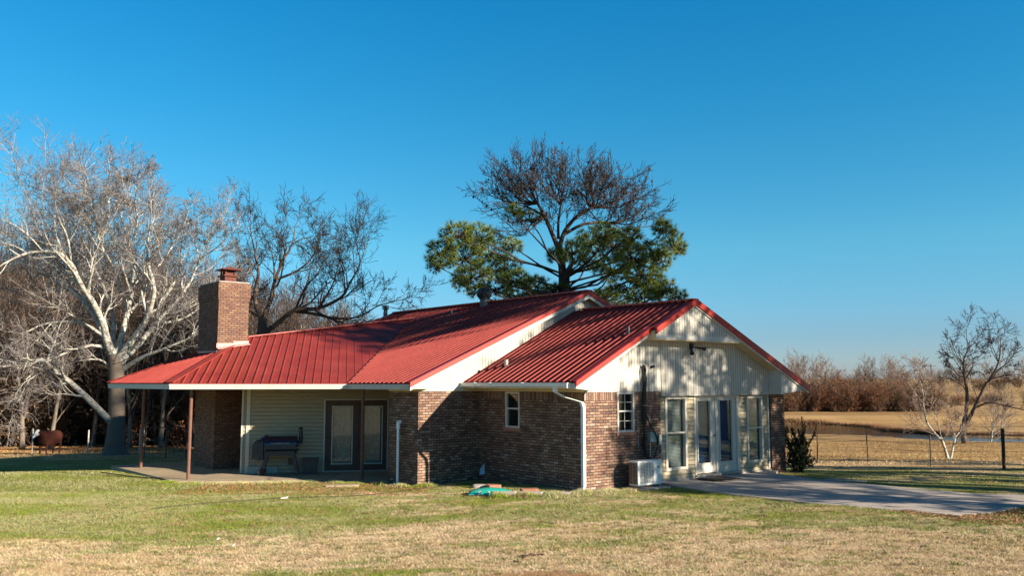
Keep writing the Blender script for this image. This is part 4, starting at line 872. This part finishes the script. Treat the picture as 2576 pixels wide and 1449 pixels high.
P('foot',MB().box(-.17,.17,-.36,-.30,-.04,0),'steel',ac); P('foot',MB().box(-.17,.17,.30,.36,-.04,0),'steel',ac)
tag(MB().quadbox(W(.14,1.1,-.06),W(.75,1.1)-W(.14,1.1),W(.14,2.15)-W(.14,1.1),(0,0,.07)).build('equipment_pad','conc',bevel=.01),'low pale pad under the air conditioner','pad')
ls=thing('pipe_cover',tuple(W(0,0,0)),HZ,'tall black insulated pipe run looping up the gable wall','pipe')
P('pipe',MB().tube([(.30,1.98,.60),(.12,1.98,.72),(.08,1.98,1.0),(.08,1.985,1.6),(.09,2.0,2.3),(.10,2.02,2.6),(.09,2.03,2.82),(.08,2.0,2.92)],[.05,.05,.05,.052,.048,.045,.04,.03],10),'blackrub',ls,smooth=True)
P('pipe',MB().tube([(.11,2.0,2.35),(.12,1.95,2.55),(.11,1.94,2.8),(.09,1.97,2.93),(.07,2.02,2.9)],.018,8),'blackrub',ls,smooth=True)
P('pipe',MB().tube([(.09,2.02,1.75),(.10,2.15,1.5),(.13,2.34,1.22),(.13,2.42,1.05),(.13,2.38,.85),(.14,2.24,.62)],.018,8),'blackrub',ls,smooth=True)
P('bracket',MB().box(.0,.15,1.93,2.06,1.92,1.94),'steel',ls)
# standpipe
st=thing('standpipe',tuple(W(-4.74,-2.10,-.2)),HZ,'white plastic standpipe with hooked top beside the brick corner','pipe')
P('pipe',MB().tube([(0,0,0),(0,0,1.55)],.034,12),'whitemetal',st); P('elbow',MB().tube([(0,0,1.5),(0,0,1.66)],.05,12).tube([(-.015,0,1.67),(.09,0,1.68)],.042,12),'whitemetal',st)
# pellet smoker: local x along wall
ga=math.atan2(su.y,su.x)+HZ; gp=HM@(sa+su*1.15+sn*.55); 
gr=thing('smoker_grill',(gp.x,gp.y,-.125),ga,'dark blue barrel smoker grill with side hopper against the siding','grill')
def prism(m,x0,x1,prof): m.poly([(x0,y,z) for y,z in prof],(x1-x0,0,0)); return m
lid=[(-.27+.27*0,.78)]; lid=[(.27*math.cos(a),.84+.25*math.sin(a)) for a in np.linspace(0,math.pi,13)]
P('barrel',prism(MB(),-.44,.44,[(.27,.84),(.27,.72),(.18,.58),(-.18,.58),(-.27,.72),(-.27,.84)]),'blackm',gr)
P('lid',prism(MB(),-.45,.45,lid),'bluegrill',gr,bevel=.01)
hl=[o for o in gr.children if o.name.startswith('lid')][0]
P('lid_handle',MB().tube([(-.26,-.30,.90),(.26,-.30,.90)],.014,8).tube([(-.24,-.30,.90),(-.24,-.25,.90)],.01,6).tube([(.24,-.30,.90),(.24,-.25,.90)],.01,6),'steel',hl)
P('front_shelf',MB().box(-.42,.42,-.40,-.275,.66,.685).box(-.42,.42,-.30,-.275,.55,.66),'bluegrill',gr)
P('hopper',MB().poly([(-.78,-.2,.42),(-.46,-.2,.42),(-.46,-.2,.98),(-.60,-.2,.93),(-.78,-.2,.86)],(0,.42,0)),'blackm',gr,bevel=.01)
P('hopper_clutter',MB().tube([(-.72,0,.88),(-.66,-.05,.97),(-.6,0,.95)],.03,6).tube([(-.52,0,.96),(-.44,.02,1.08),(-.36,0,1.09)],.035,6).tube([(-.58,.1,.94),(-.5,.1,1.05)],.04,6),'blackm',gr)
P('smokestack',MB().lathe((.55,.05,0),[(.055,.86),(.055,1.24)],14).lathe((.55,.05,0),[(.085,1.26),(.05,1.31),(.01,1.35)],14).tube([(.44,.05,.92),(.55,.05,.92)],.05,10),'blackm',gr)
for sx in (-1,1):
    for y in (-.2,.2):
        P('leg',MB().poly([(sx*.40,y-.025,.60),(sx*.30,y-.025,.60),(sx*.46,y-.025,.02),(sx*.53,y-.025,.02)],(0,.05,0)),'bluegrill',gr)
P('wheel',MB().tube([(-.50,-.29,.09),(-.50,-.23,.09)],.095,18),'blackrub',gr); P('wheel',MB().tube([(-.50,.23,.09),(-.50,.29,.09)],.095,18),'blackrub',gr)
P('side_knob',MB().tube([(.45,-.1,.82),(.52,-.1,.82)],.03,8).tube([(.45,-.1,.70),(.52,-.1,.70)],.03,8),'blackm',gr)
P('leg_brace',MB().tube([(-.66,-.1,.42),(-.50,-.1,.12)],.008,5).tube([(-.50,-.1,.42),(-.66,-.1,.14)],.008,5),'steel',gr)
tb_=thing('storage_bin',(*(HM@(sa+su*1.98+sn*.42)).xy,-.125),ga,'dark plastic bin standing right of the grill','bin')
P('body',MB().poly([(-.19,-.15,0),(.19,-.15,0),(.22,-.15,.40),(-.22,-.15,.40)],(0,.32,0)),'blackm',tb_,bevel=.01); P('rim',MB().box(-.235,.235,-.17,.19,.40,.43),'blackm',tb_)
bx=thing('low_panel',(*(HM@(sa+su*.62+sn*.12)).xy,-.125),ga,'low bluish-green board leaning behind the grill','board'); P('board',MB().box(-.42,.42,-.02,.03,0,.20),'teal',bx); bx.children[0].data.materials[0]=M['greybox']
# sled, edging, slabs, bag in the corner bed
sl=thing('plastic_sled',(-.46,20.42,tz(-.46,20.42)),R(-4),'upturned teal plastic tub with white brackets on the lawn edge','sled')
m=MB(); nu,nv=22,12
for i in range(nu+1):
    t_=i/nu
    for j in range(nv+1):
        a=math.pi*j/nv; h=.145*math.sin(math.pi*min(1,.08+t_*.92))**.55; wd=.24*math.sin(math.pi*min(.97,.12+t_*.86))**.45; rb=1+.05*math.cos(a*10)
        m.v.append(Vector((-.52+1.08*t_,math.cos(a)*wd*rb,max(0,math.sin(a))**.8*h*rb)))
for i in range(nu):
    for j in range(nv): q=i*(nv+1)+j; m.f.append((q,q+1,q+nv+2,q+nv+1))
o=P('hull',m,'teal',sl,smooth=True); s_=o.modifiers.new('s','SOLIDIFY'); s_.thickness=.008
P('rim',MB().tube([(-.50,-.24,.015),(0,-.27,.012),(.45,-.2,.012)],.016,6),'teal',sl)
P('bracket',MB().box(-.27,-.22,-.31,-.25,0,.10),'white',sl); P('bracket',MB().box(-.06,-.02,-.33,-.27,0,.10),'white',sl)
P('box',MB().box(-.22,-.06,-.33,-.24,0,.09),'teal',sl)
P('skid',MB().tube([(-.62,-.36,.01),(-.1,-.38,.012)],.014,6),'fencewood',sl)
def slab(name,x,y,lx,ly,h,rz,mat,label,cat,group=None,seed=0):
    z=tz(x,y)-.02; m=MB(); r_=random.Random(seed); n=11; top=[];
    for i in range(n):
        a=2*math.pi*i/n; k=(abs(math.cos(a))**.35*(1 if math.cos(a)>0 else -1),abs(math.sin(a))**.35*(1 if math.sin(a)>0 else -1)); j=r_.uniform(.9,1.04); top.append((k[0]*lx/2*j,k[1]*ly/2*j,h+.02+r_.uniform(-.006,.006)))
    m.poly(top,(0,0,-h-.02)); o=m.build(name,mat,None,bevel=.008); o.location=(x,y,z); o.rotation_euler=(0,0,rz); return tag(o,label,cat,group)
for i,(x,lb) in enumerate(((-.18,'grey edging stone next to the teal tub'),(.42,'middle grey edging stone along the bed'),(1.02,'grey edging stone nearest the downspout'))):
    slab('edging_stone',x,19.97-.02*i,.60,.16,.115-.012*i,R(-1),'stone',lb,'stone','stones edging the corner bed',i)
slab('clay_slab',.40,20.48,.42,.26,.10,.1,'clay','rust-coloured slab lying behind the edging stones','slab',None,5)
slab('clay_slab',-.45,21.5,.34,.26,.08,.4,'clay','reddish slab deep in the shaded corner bed','slab',None,6)
slab('concrete_block',-.7,21.7,.55,.22,.07,.2,'stone','flat grey block in the shaded corner bed','block',None,7)
slab('utility_slab',8.75,23.35,1.15,.55,.012,-.6,'stone','flat grey slab in the grass beyond the patio','slab',None,8)
slab('porch_stepping_stone',-4.35,22.75,.9,.35,.04,.2,'concold','broken flat stone at the porch edge','stone',None,9)
bg=MB(); bg.v=[Vector(p) for p in [(0,0,0),(.14,-.02,.03),(.13,.0,.30),(.08,.02,.14),(.02,.05,.16),(.1,.08,.0)]]; bg.f=[(0,1,3),(1,2,3),(0,3,4),(0,5,1),(2,4,3),(4,2,5),(4,5,0),(1,5,2)]
o=bg.build('plastic_bag','bluebag'); o.location=W(-3.55,-.35,.10); tag(o,'pale blue crumpled plastic in the shaded brick corner','bag')
o=MB().quadbox((0,0,0),W(.95,0)-W(.25,0),W(0,4.95)-W(0,3.95),(0,0,.015)).build('doormat','mat'); o.location=W(.12,3.85,.014); tag(o,'dark doormat in front of the left patio door','doormat')
# garden hose / cable on the lawn
pts=[at(x,y,D) for x,y,D in ((350,1292,0),)] if False else []
hp=[(380,1283),(480,1272),(600,1264),(720,1256),(860,1252),(960,1244),(1080,1232),(1180,1228)]
def ongr(x,y,dz=0):
    p=at(x,y,1.); d=p-Vector((0,0,2.5)); t_=(2.5+.13)/-d.z; q=Vector((0,0,2.5))+d*t_
    return Vector((q.x,q.y,tz(q.x,q.y)+dz))
o=MB().tube([ongr(x,y,.035) for x,y in hp],.006,6).build('garden_cable','blackrub'); tag(o,'thin dark cable lying across the green lawn','cable')
o=MB().tube([ongr(255,1185,.03),ongr(330,1198,.03),ongr(430,1207,.03),ongr(462,1204,.03)],.014,6).build('garden_cable','blackrub'); tag(o,'dark hose lying at the left edge of the porch slab','hose')
for i,(x,y,r,lb) in enumerate(((715,1259,.05,'white scrap lying beside the cable on the lawn'),(548,1361,.014,'small white scrap on the dry foreground lawn'),(588,1377,.012,'tiny pale scrap nearer the bottom of the lawn'))):
    q=ongr(x,y,.03); o=MB().poly([(-r*1.6,-r*.4,0),(r*1.2,-r*.6,.01),(r*1.6,r*.3,.03),(-r,r*.5,.015)],(0,0,.02)).build('scrap','scrap'); o.location=q; tag(o,lb,'scrap')
# dark clods in the bare patch
for i,(x,y,r) in enumerate(((1318,1420,.07),(1352,1416,.06),(1912,1312,.06),(1300,1432,.05))):
    q=ongr(x,y,.0); m=MB(); 
    for k in range(5): m.lathe((random.gauss(0,r*.8),random.gauss(0,r*.5),0),[(r*.5,0),(r*.42,r*.35),(r*.1,r*.5)],7)
    o=m.build('dirt_clod','fencewood'); o.location=q; tag(o,['dark dirt clod in the bare patch at the bottom','second dark clod just right of the bare patch clod','reddish-brown clod on the dry grass toward the patio','small clod at the near rim of the bare patch'][i],'dirt clod')
# fence on the right
fn=thing('pasture_fence',(0,0,0),0,'wire pasture fence on steel posts right of the house','fence')
FP=[(2045,41,1.05),(2049.6,38,1.06),(2176.9,36,1.27),(2332,33,1.15),(2513.8,29,1.32),(2640,27.5,1.2)]
tops=[]
for i,(x,D,h) in enumerate(FP):
    if i==0: continue
    q=at(x,1000,D); z=tz(q.x,q.y); dk=i>=4; ln=(.03,-.04,.02,.03,-.02)[i-1]
    P('fence_post',MB().tube([(q.x,q.y,z-.3),(q.x+ln,q.y,z+h)],.055 if dk else .026,8),'fencewood' if dk else 'fencesteel',fn,label='thick dark wooden post' if dk else None); tops.append((q.x+ln,q.y,z,h))
for f in (.92,.68,.45):
    P('wire',MB().tube([(x,y,z+h*f) for x,y,z,h in tops],.006,4),'fencesteel',fn)
# pipe fence seen under the porch + white posts by the cow
pf=thing('pipe_gate',(0,0,0),0,'dark pipe gate seen through the porch','gate')
ga_=[at(x,1076,D) for x,D in ((366,34),(472,34))]
m=MB(); a,b=ga_; zb=tz(a.x,a.y); P('rail',MB().tube([a,b],.022,8),'fencesteel',pf); P('rail',MB().tube([(a.x,a.y,a.z-.5),(b.x,b.y,b.z-.5)],.015,8),'fencesteel',pf)
for x in (366,420,470): q=at(x,1076,34); P('gate_upright',MB().tube([(q.x,q.y,zb-.1),(q.x,q.y,q.z+.05)],.02,6),'fencesteel',pf)
for x,D,h,lb in ((82.3,41,1.2,'white fence post just left of the cow'),(222.6,40,1.12,'white fence post against the dark trunk'),(352,39.5,1.15,'pale fence post behind the left porch post')):
    q=at(x,1100,D); o=MB().tube([(q.x,q.y,tz(q.x,q.y)-.2),(q.x,q.y,tz(q.x,q.y)+h)],.035,8).build('fence_post','whitepost'); tag(o,lb,'post','pale fence posts at the wood edge')
# far utility pole
q=at(2345,1000,185); up=thing('utility_pole',(q.x,q.y,tz(q.x,q.y)),0,'distant utility pole with crossarm above the far trees','pole')
P('pole',MB().tube([(0,0,0),(0,0,6.6)],.09,6),'fencewood',up); P('crossarm',MB().box(-1.0,1.0,-.05,.05,6.1,6.2),'fencewood',up)
# shrub at the far corner
random.seed(31); sh=shrub_variant('evergreen_shrub',1.15,.6,'shrub',5200,16,'darktwig',.05)
q=W(.12,8.62); sh.scale=(.62,.62,1.05); sh.location=(q.x,q.y,tz(q.x,q.y)-.05); sh.rotation_euler=(0,0,1); tag(sh,'dark evergreen shrub at the far corner of the gable wall','shrub')
# dark hollow trunk behind the left post (stump)
random.seed(4)
# cow
def loft(rings,k=14):
    m=MB()
    for (c,ax,ry,rz) in rings:
        c=Vector(c); ax=Vector(ax).normalized(); s_=ax.cross(Vector((0,0,1))).normalized(); u_=s_.cross(ax)
        for j in range(k):
            a=2*math.pi*j/k; m.v.append(c+s_*math.cos(a)*ry+u_*math.sin(a)*rz)
    n=len(rings)
    for i in range(n-1):
        for j in range(k): q=i*k+j; r_=i*k+(j+1)%k; m.f.append((q,r_,r_+k,q+k))
    m.f+=[tuple(range(k))[::-1],tuple((n-1)*k+j for j in range(k))]; return m
X_=(1,0,0)
parts=[loft([((-.78,0,.92),X_,.10,.16),((-.70,0,.90),X_,.24,.28),((-.45,0,.86),X_,.31,.36),((-.1,0,.80),X_,.34,.39),((.3,0,.80),X_,.31,.38),((.58,0,.86),X_,.25,.36),((.74,0,.93),X_,.16,.27)]),
 loft([((.55,0,.95),(1,0,.3),.17,.27),((.82,0,1.08),(1,0,.35),.12,.19),((1.0,.0,1.17),(1,0,.3),.10,.14)]),
 loft([((.93,0,1.22),(1,0,-.45),.10,.12),((1.05,0,1.17),(1,0,-.5),.12,.13),((1.22,0,1.05),(1,0,-.6),.085,.09),((1.36,0,.94),(1,0,-.6),.065,.06),((1.40,0,.91),(1,0,-.6),.03,.03)])]
def leg(x,y,zs): return loft([((x+dx,y,z),(0.001,0,1),a,b) for dx,z,a,b in zs],10)
for y in (-.17,.17):
    parts.append(leg(.5,y,[(0,.02,.06,.06),(0,.10,.045,.05),(.0,.36,.05,.055),(.0,.42,.06,.065),(0,.7,.09,.11),(0,.86,.1,.14)]))
    parts.append(leg(-.58,y,[(.02,.02,.06,.06),(.0,.10,.045,.05),(-.06,.40,.05,.06),(-.05,.48,.06,.08),(.06,.68,.10,.16),(.06,.88,.12,.2)]))
parts.append(loft([((-.80,0,1.02),(.1,0,-1),.025,.025),((-.84,0,.7),(.05,0,-1),.018,.018),((-.84,0,.45),(.05,0,-1),.035,.035),((-.84,0,.35),(.05,0,-1),.01,.01)],8))
for s_ in (-1,1): parts.append(loft([((.98,s_*.08,1.22),(0,s_,.05),.03,.05),((.98,s_*.17,1.23),(0,s_,.05),.045,.02),((.98,s_*.23,1.21),(0,s_,.05),.01,.01)],8))
m=MB()
for p in parts: b0=len(m.v); m.v+=p.v; m.f+=[tuple(i+b0 for i in f) for f in p.f]
t=NT('cow_hide',.8,.2); o_=t.sep(t.obj()); f=t.noise(t.obj(),3,3)
hide=t.mix(f,(.055,.014,.008),(.035,.01,.006)); wf=t.ma('MULTIPLY',t.ma('GREATER_THAN',o_[0],1.0),t.ma('LESS_THAN',t.ma('ABSOLUTE',o_[1]),.10)); t.col(t.mix(wf,hide,(.75,.72,.68))); M['cow']=t.m
cow=m.build('cow','cow',None,smooth=True); rm=cow.modifiers.new('r','REMESH'); rm.mode='VOXEL'; rm.voxel_size=.028; rm.use_smooth_shade=True; sm_=cow.modifiers.new('s','SMOOTH'); sm_.iterations=5
q=at(126,1100,41.5); cow.location=(q.x,q.y,tz(q.x,q.y)); cow.rotation_euler=(0,0,R(-95)); cow.scale=(.93,.93,.93); tag(cow,'rust-brown cow with a white face at the wood edge','cow')
# ================================================================== GRASS + LITTER
def inpoly(X,Y,poly):
    ins=np.zeros(X.shape,bool); n=len(poly)
    for i in range(n):
        a=poly[i];b=poly[(i+1)%n]; ins^=((a[1]>Y)!=(b[1]>Y))&(X<(b[0]-a[0])*(Y-a[1])/((b[1]-a[1])+1e-12)+a[0])
    return ins
foot=[W(x,y)[:2] for x,y in [(X1,-0.02),(X1,YC),(-5.4,YC),(-5.4,8),(0,8.1),(0,-.02)]]
def outside(X,Y): return ~(inpoly(X,Y,pp)|inpoly(X,Y,lp)|inpoly(X,Y,foot))
def blades(name,n,ya,yb,h0,h1,w,label,dens=None,rl=(0,1)):
    Y=ya+(yb-ya)*RNG.uniform(0,1,n)**.85; X=RNG.uniform(-1,1,n)*(Y*.64+1.5); k=outside(X,Y)
    if dens is not None: k&=RNG.uniform(0,1,n)<dens(X,Y)
    X=X[k];Y=Y[k];n=len(X); Z_=terr(X,Y); h=RNG.uniform(h0,h1,n); a=RNG.uniform(0,6.28,n); l=RNG.normal(0,1.15,(n,2))*h[:,None]
    V=np.zeros((n,3,3)); c_,s_=np.cos(a)*w,np.sin(a)*w; V[:,0]=np.stack([X-c_,Y-s_,Z_-.004],1); V[:,1]=np.stack([X+c_,Y+s_,Z_-.004],1); V[:,2]=np.stack([X+l[:,0],Y+l[:,1],Z_+h],1)
    return tag(fastmesh(name,V.reshape(-1,3),np.arange(n*3).reshape(-1,3),3,'blade',None,rnd=RNG.uniform(*rl,n)),label,'grass',kind='stuff')
blades('lawn_grass',780000,9.0,21.5,.012,.036,.0028,'short dry tan and green grass of the near lawn',lambda X,Y:np.clip((np.hypot((X-.25)/1.0,(Y-11.75)/.42)-.6)*2.2+.25*np.sin(X*9)*np.sin(Y*11),.06,1),(.12,.88))
blades('lawn_grass',260000,20.5,34,.012,.036,.0045,'short grass beyond the house and patio')
blades('pasture_grass',150000,33,74,.03,.085,.011,'dry tan grass of the fenced pasture')
def clumps_(n,label):
    cx=RNG.uniform(-9,10,n); cy=9.3+12*RNG.uniform(0,1,n)**.9; m_=26; r=RNG.uniform(.02,.11,n); X=np.repeat(cx,m_)+np.repeat(r,m_)*RNG.normal(0,.7,n*m_)*1.5; Y=np.repeat(cy,m_)+np.repeat(r,m_)*RNG.normal(0,.6,n*m_); rr=np.repeat(RNG.uniform(0,.75,n),m_)+RNG.uniform(0,.2,n*m_)
    k=outside(X,Y); X=X[k];Y=Y[k];rr=rr[k]; n=len(X); z=terr(X,Y); h=RNG.uniform(.02,.06,n); a=RNG.uniform(0,6.28,n); l=RNG.normal(0,.8,(n,2))*h[:,None]; w=.004; V=np.zeros((n,3,3))
    V[:,0]=np.stack([X-np.cos(a)*w,Y-np.sin(a)*w,z],1); V[:,1]=np.stack([X+np.cos(a)*w,Y+np.sin(a)*w,z],1); V[:,2]=np.stack([X+l[:,0],Y+l[:,1],z+h],1)
    tag(fastmesh('grass_tufts',V.reshape(-1,3),np.arange(n*3).reshape(-1,3),3,'clump',None,rnd=rr),label,'grass',kind='stuff')
M['clump']=leafm('lawn_clumps',[(.10,.055,.03),(.09,.12,.03),(.19,.22,.05),(.30,.20,.10),(.45,.33,.18)])
clumps_(4200,'darker tufts and clover scattered through the near lawn')
# taller weeds along the edging and wall foot
def tuft_line(pts,n,h0,h1,label,sp_=.12):
    a=np.array(pts); t_=RNG.uniform(0,len(a)-1-1e-6,n); i=t_.astype(int); f=(t_-i)[:,None]; c=a[i]*(1-f)+a[i+1]*f+RNG.normal(0,sp_,(n,2)); k=outside(c[:,0],c[:,1]); c=c[k]; n=len(c)
    z=terr(c[:,0],c[:,1]); h=RNG.uniform(h0,h1,n)*(.4+.6*np.abs(np.sin(c[:,0]*5))); an=RNG.uniform(0,6.28,n); l=RNG.normal(0,.45,(n,2))*h[:,None]; V=np.zeros((n,3,3)); w=.006
    V[:,0]=np.stack([c[:,0]-np.cos(an)*w,c[:,1]-np.sin(an)*w,z],1); V[:,1]=np.stack([c[:,0]+np.cos(an)*w,c[:,1]+np.sin(an)*w,z],1); V[:,2]=np.stack([c[:,0]+l[:,0],c[:,1]+l[:,1],z+h],1)
    tag(fastmesh('weeds',V.reshape(-1,3),np.arange(n*3).reshape(-1,3),3,'blade',None,rnd=RNG.uniform(.2,1,n)),label,'weeds',kind='stuff')
tuft_line([(-.4,19.80),(.6,19.78),(1.35,19.80),(1.75,20.2)],5200,.04,.17,'ragged weeds in front of the edging stones',.07)
tuft_line([(1.7,20.25),(2.3,20.35),(2.6,20.55)],5000,.03,.12,'green and dry weeds at the downspout foot',.14)
tuft_line([W(-5.6,-2.3)[:2],W(-4.0,-2.15)[:2],W(-3.8,-1.6)[:2]],3500,.03,.12,'low weeds at the foot of the brick corner',.08)
tuft_line([W(-9.6,-6.45)[:2],W(-8.2,-5.4)[:2],W(-6.6,-3.1)[:2],W(-5.5,-2.5)[:2]],7000,.02,.08,'dry grass creeping over the porch slab edge',.12)
def litter(n,xa,xb,ya,yb,label,size=.035,fn=None):
    X=RNG.uniform(xa,xb,n);Y=RNG.uniform(ya,yb,n)
    if fn is not None: k=fn(X,Y); X=X[k];Y=Y[k]
    c=np.stack([X,Y,terr(X,Y)+RNG.uniform(.01,.035,len(X))],1); V,Fq=leaf_cloud(len(X),lambda m:c,size,.45)
    tag(fastmesh('fallen_leaves',V,Fq,4,'litter',None,rnd=RNG.uniform(0,1,len(Fq))),label,'leaves',kind='stuff')
litter(26000,6.5,14,14.6,19.5,'rusty fallen leaves heaped along the near patio edge',.03,lambda X,Y:outside(X,Y)&(Y>17.6-(X-7)*.42-.5+.5*np.sin(X*2.))&(Y<18.3+(X-9.)*.55)&(RNG.uniform(0,1,len(X))<.8))
litter(6000,4.5,20,21,33,'scattered brown leaves in the grass beyond the patio',.03,lambda X,Y:outside(X,Y)&(np.sin(X*1.7)+np.sin(Y*2.3+X)>.4))
litter(5000,-8,-2.,20.8,23.4,'brown leaves scattered at the porch edge',.028,lambda X,Y:outside(X,Y))
litter(6500,-11,11,9.5,20.5,'sparse dead leaves over the near lawn',.024,lambda X,Y:outside(X,Y))
litter(5000,-34,-12,44,52,'orange leaf litter at the wood floor edge',.09)
# ================================================================== SKY + SUN
SUN_EL=19.; saz=math.atan2(.947,-.514)          # azimuth from +Y toward +X
w=bpy.data.worlds.new('World'); scene.world=w; w.use_nodes=True; nt=w.node_tree; bgd=nt.nodes['Background']
sky=nt.nodes.new('ShaderNodeTexSky'); sky.sky_type='NISHITA'; sky.sun_disc=False; sky.sun_elevation=R(SUN_EL+6); sky.sun_rotation=saz
sky.air_density=1.0; sky.dust_density=.15; sky.ozone_density=2.2; sky.altitude=200
hs=nt.nodes.new('ShaderNodeHueSaturation'); hs.inputs['Hue'].default_value=.487; hs.inputs['Saturation'].default_value=1.22; hs.inputs['Value'].default_value=1.
tc=nt.nodes.new('ShaderNodeTexCoord'); sx=nt.nodes.new('ShaderNodeSeparateXYZ'); nt.links.new(tc.outputs['Generated'],sx.inputs[0])
cr=nt.nodes.new('ShaderNodeValToRGB'); nt.links.new(sx.outputs[2],cr.inputs[0]); el=cr.color_ramp.elements
for i,(p_,c_) in enumerate([(0,(.30,.37,.60)),(.05,(.27,.39,.58)),(.15,(.29,.555,.62)),(.30,(.15,.585,.70)),(.41,(.085,.59,.755)),(.55,(.04,.26,.40)),(1,(.02,.14,.25))]):
    if i>1: el.new(p_)
    e_=el[i] if i<2 else [q for q in el if abs(q.position-p_)<1e-4][0]
    if i<2: e_.position=p_
    e_.color=(*c_,1)
mm=nt.nodes.new('ShaderNodeMix'); mm.data_type='RGBA'; mm.blend_type='MULTIPLY'; mm.inputs[0].default_value=1
nt.links.new(sky.outputs[0],hs.inputs['Color']); nt.links.new(hs.outputs[0],mm.inputs[6]); nt.links.new(cr.outputs[0],mm.inputs[7]); nt.links.new(mm.outputs[2],bgd.inputs[0]); bgd.inputs[1].default_value=.088
sl_=bpy.data.lights.new('sun','SUN'); sl_.energy=5.0; sl_.angle=R(.6); sl_.color=(1,.88,.70); so_=bpy.data.objects.new('sun',sl_); COL.objects.link(so_)
sd=Vector((math.sin(saz)*math.cos(R(SUN_EL)),math.cos(saz)*math.cos(R(SUN_EL)),math.sin(R(SUN_EL)))); so_.rotation_euler=sd.to_track_quat('Z','Y').to_euler()
scene.view_settings.view_transform='Standard'; scene.view_settings.look='None'; scene.view_settings.gamma=1; scene.view_settings.exposure=1.38
scene.render.engine='CYCLES'; scene.cycles.max_bounces=6; scene.cycles.transparent_max_bounces=12
for v in woodv+farv+brv+rfv+sp:
    if 'used' in v: del v['used']
for o in list(bpy.data.objects):
    if 'used' in o: del o['used']
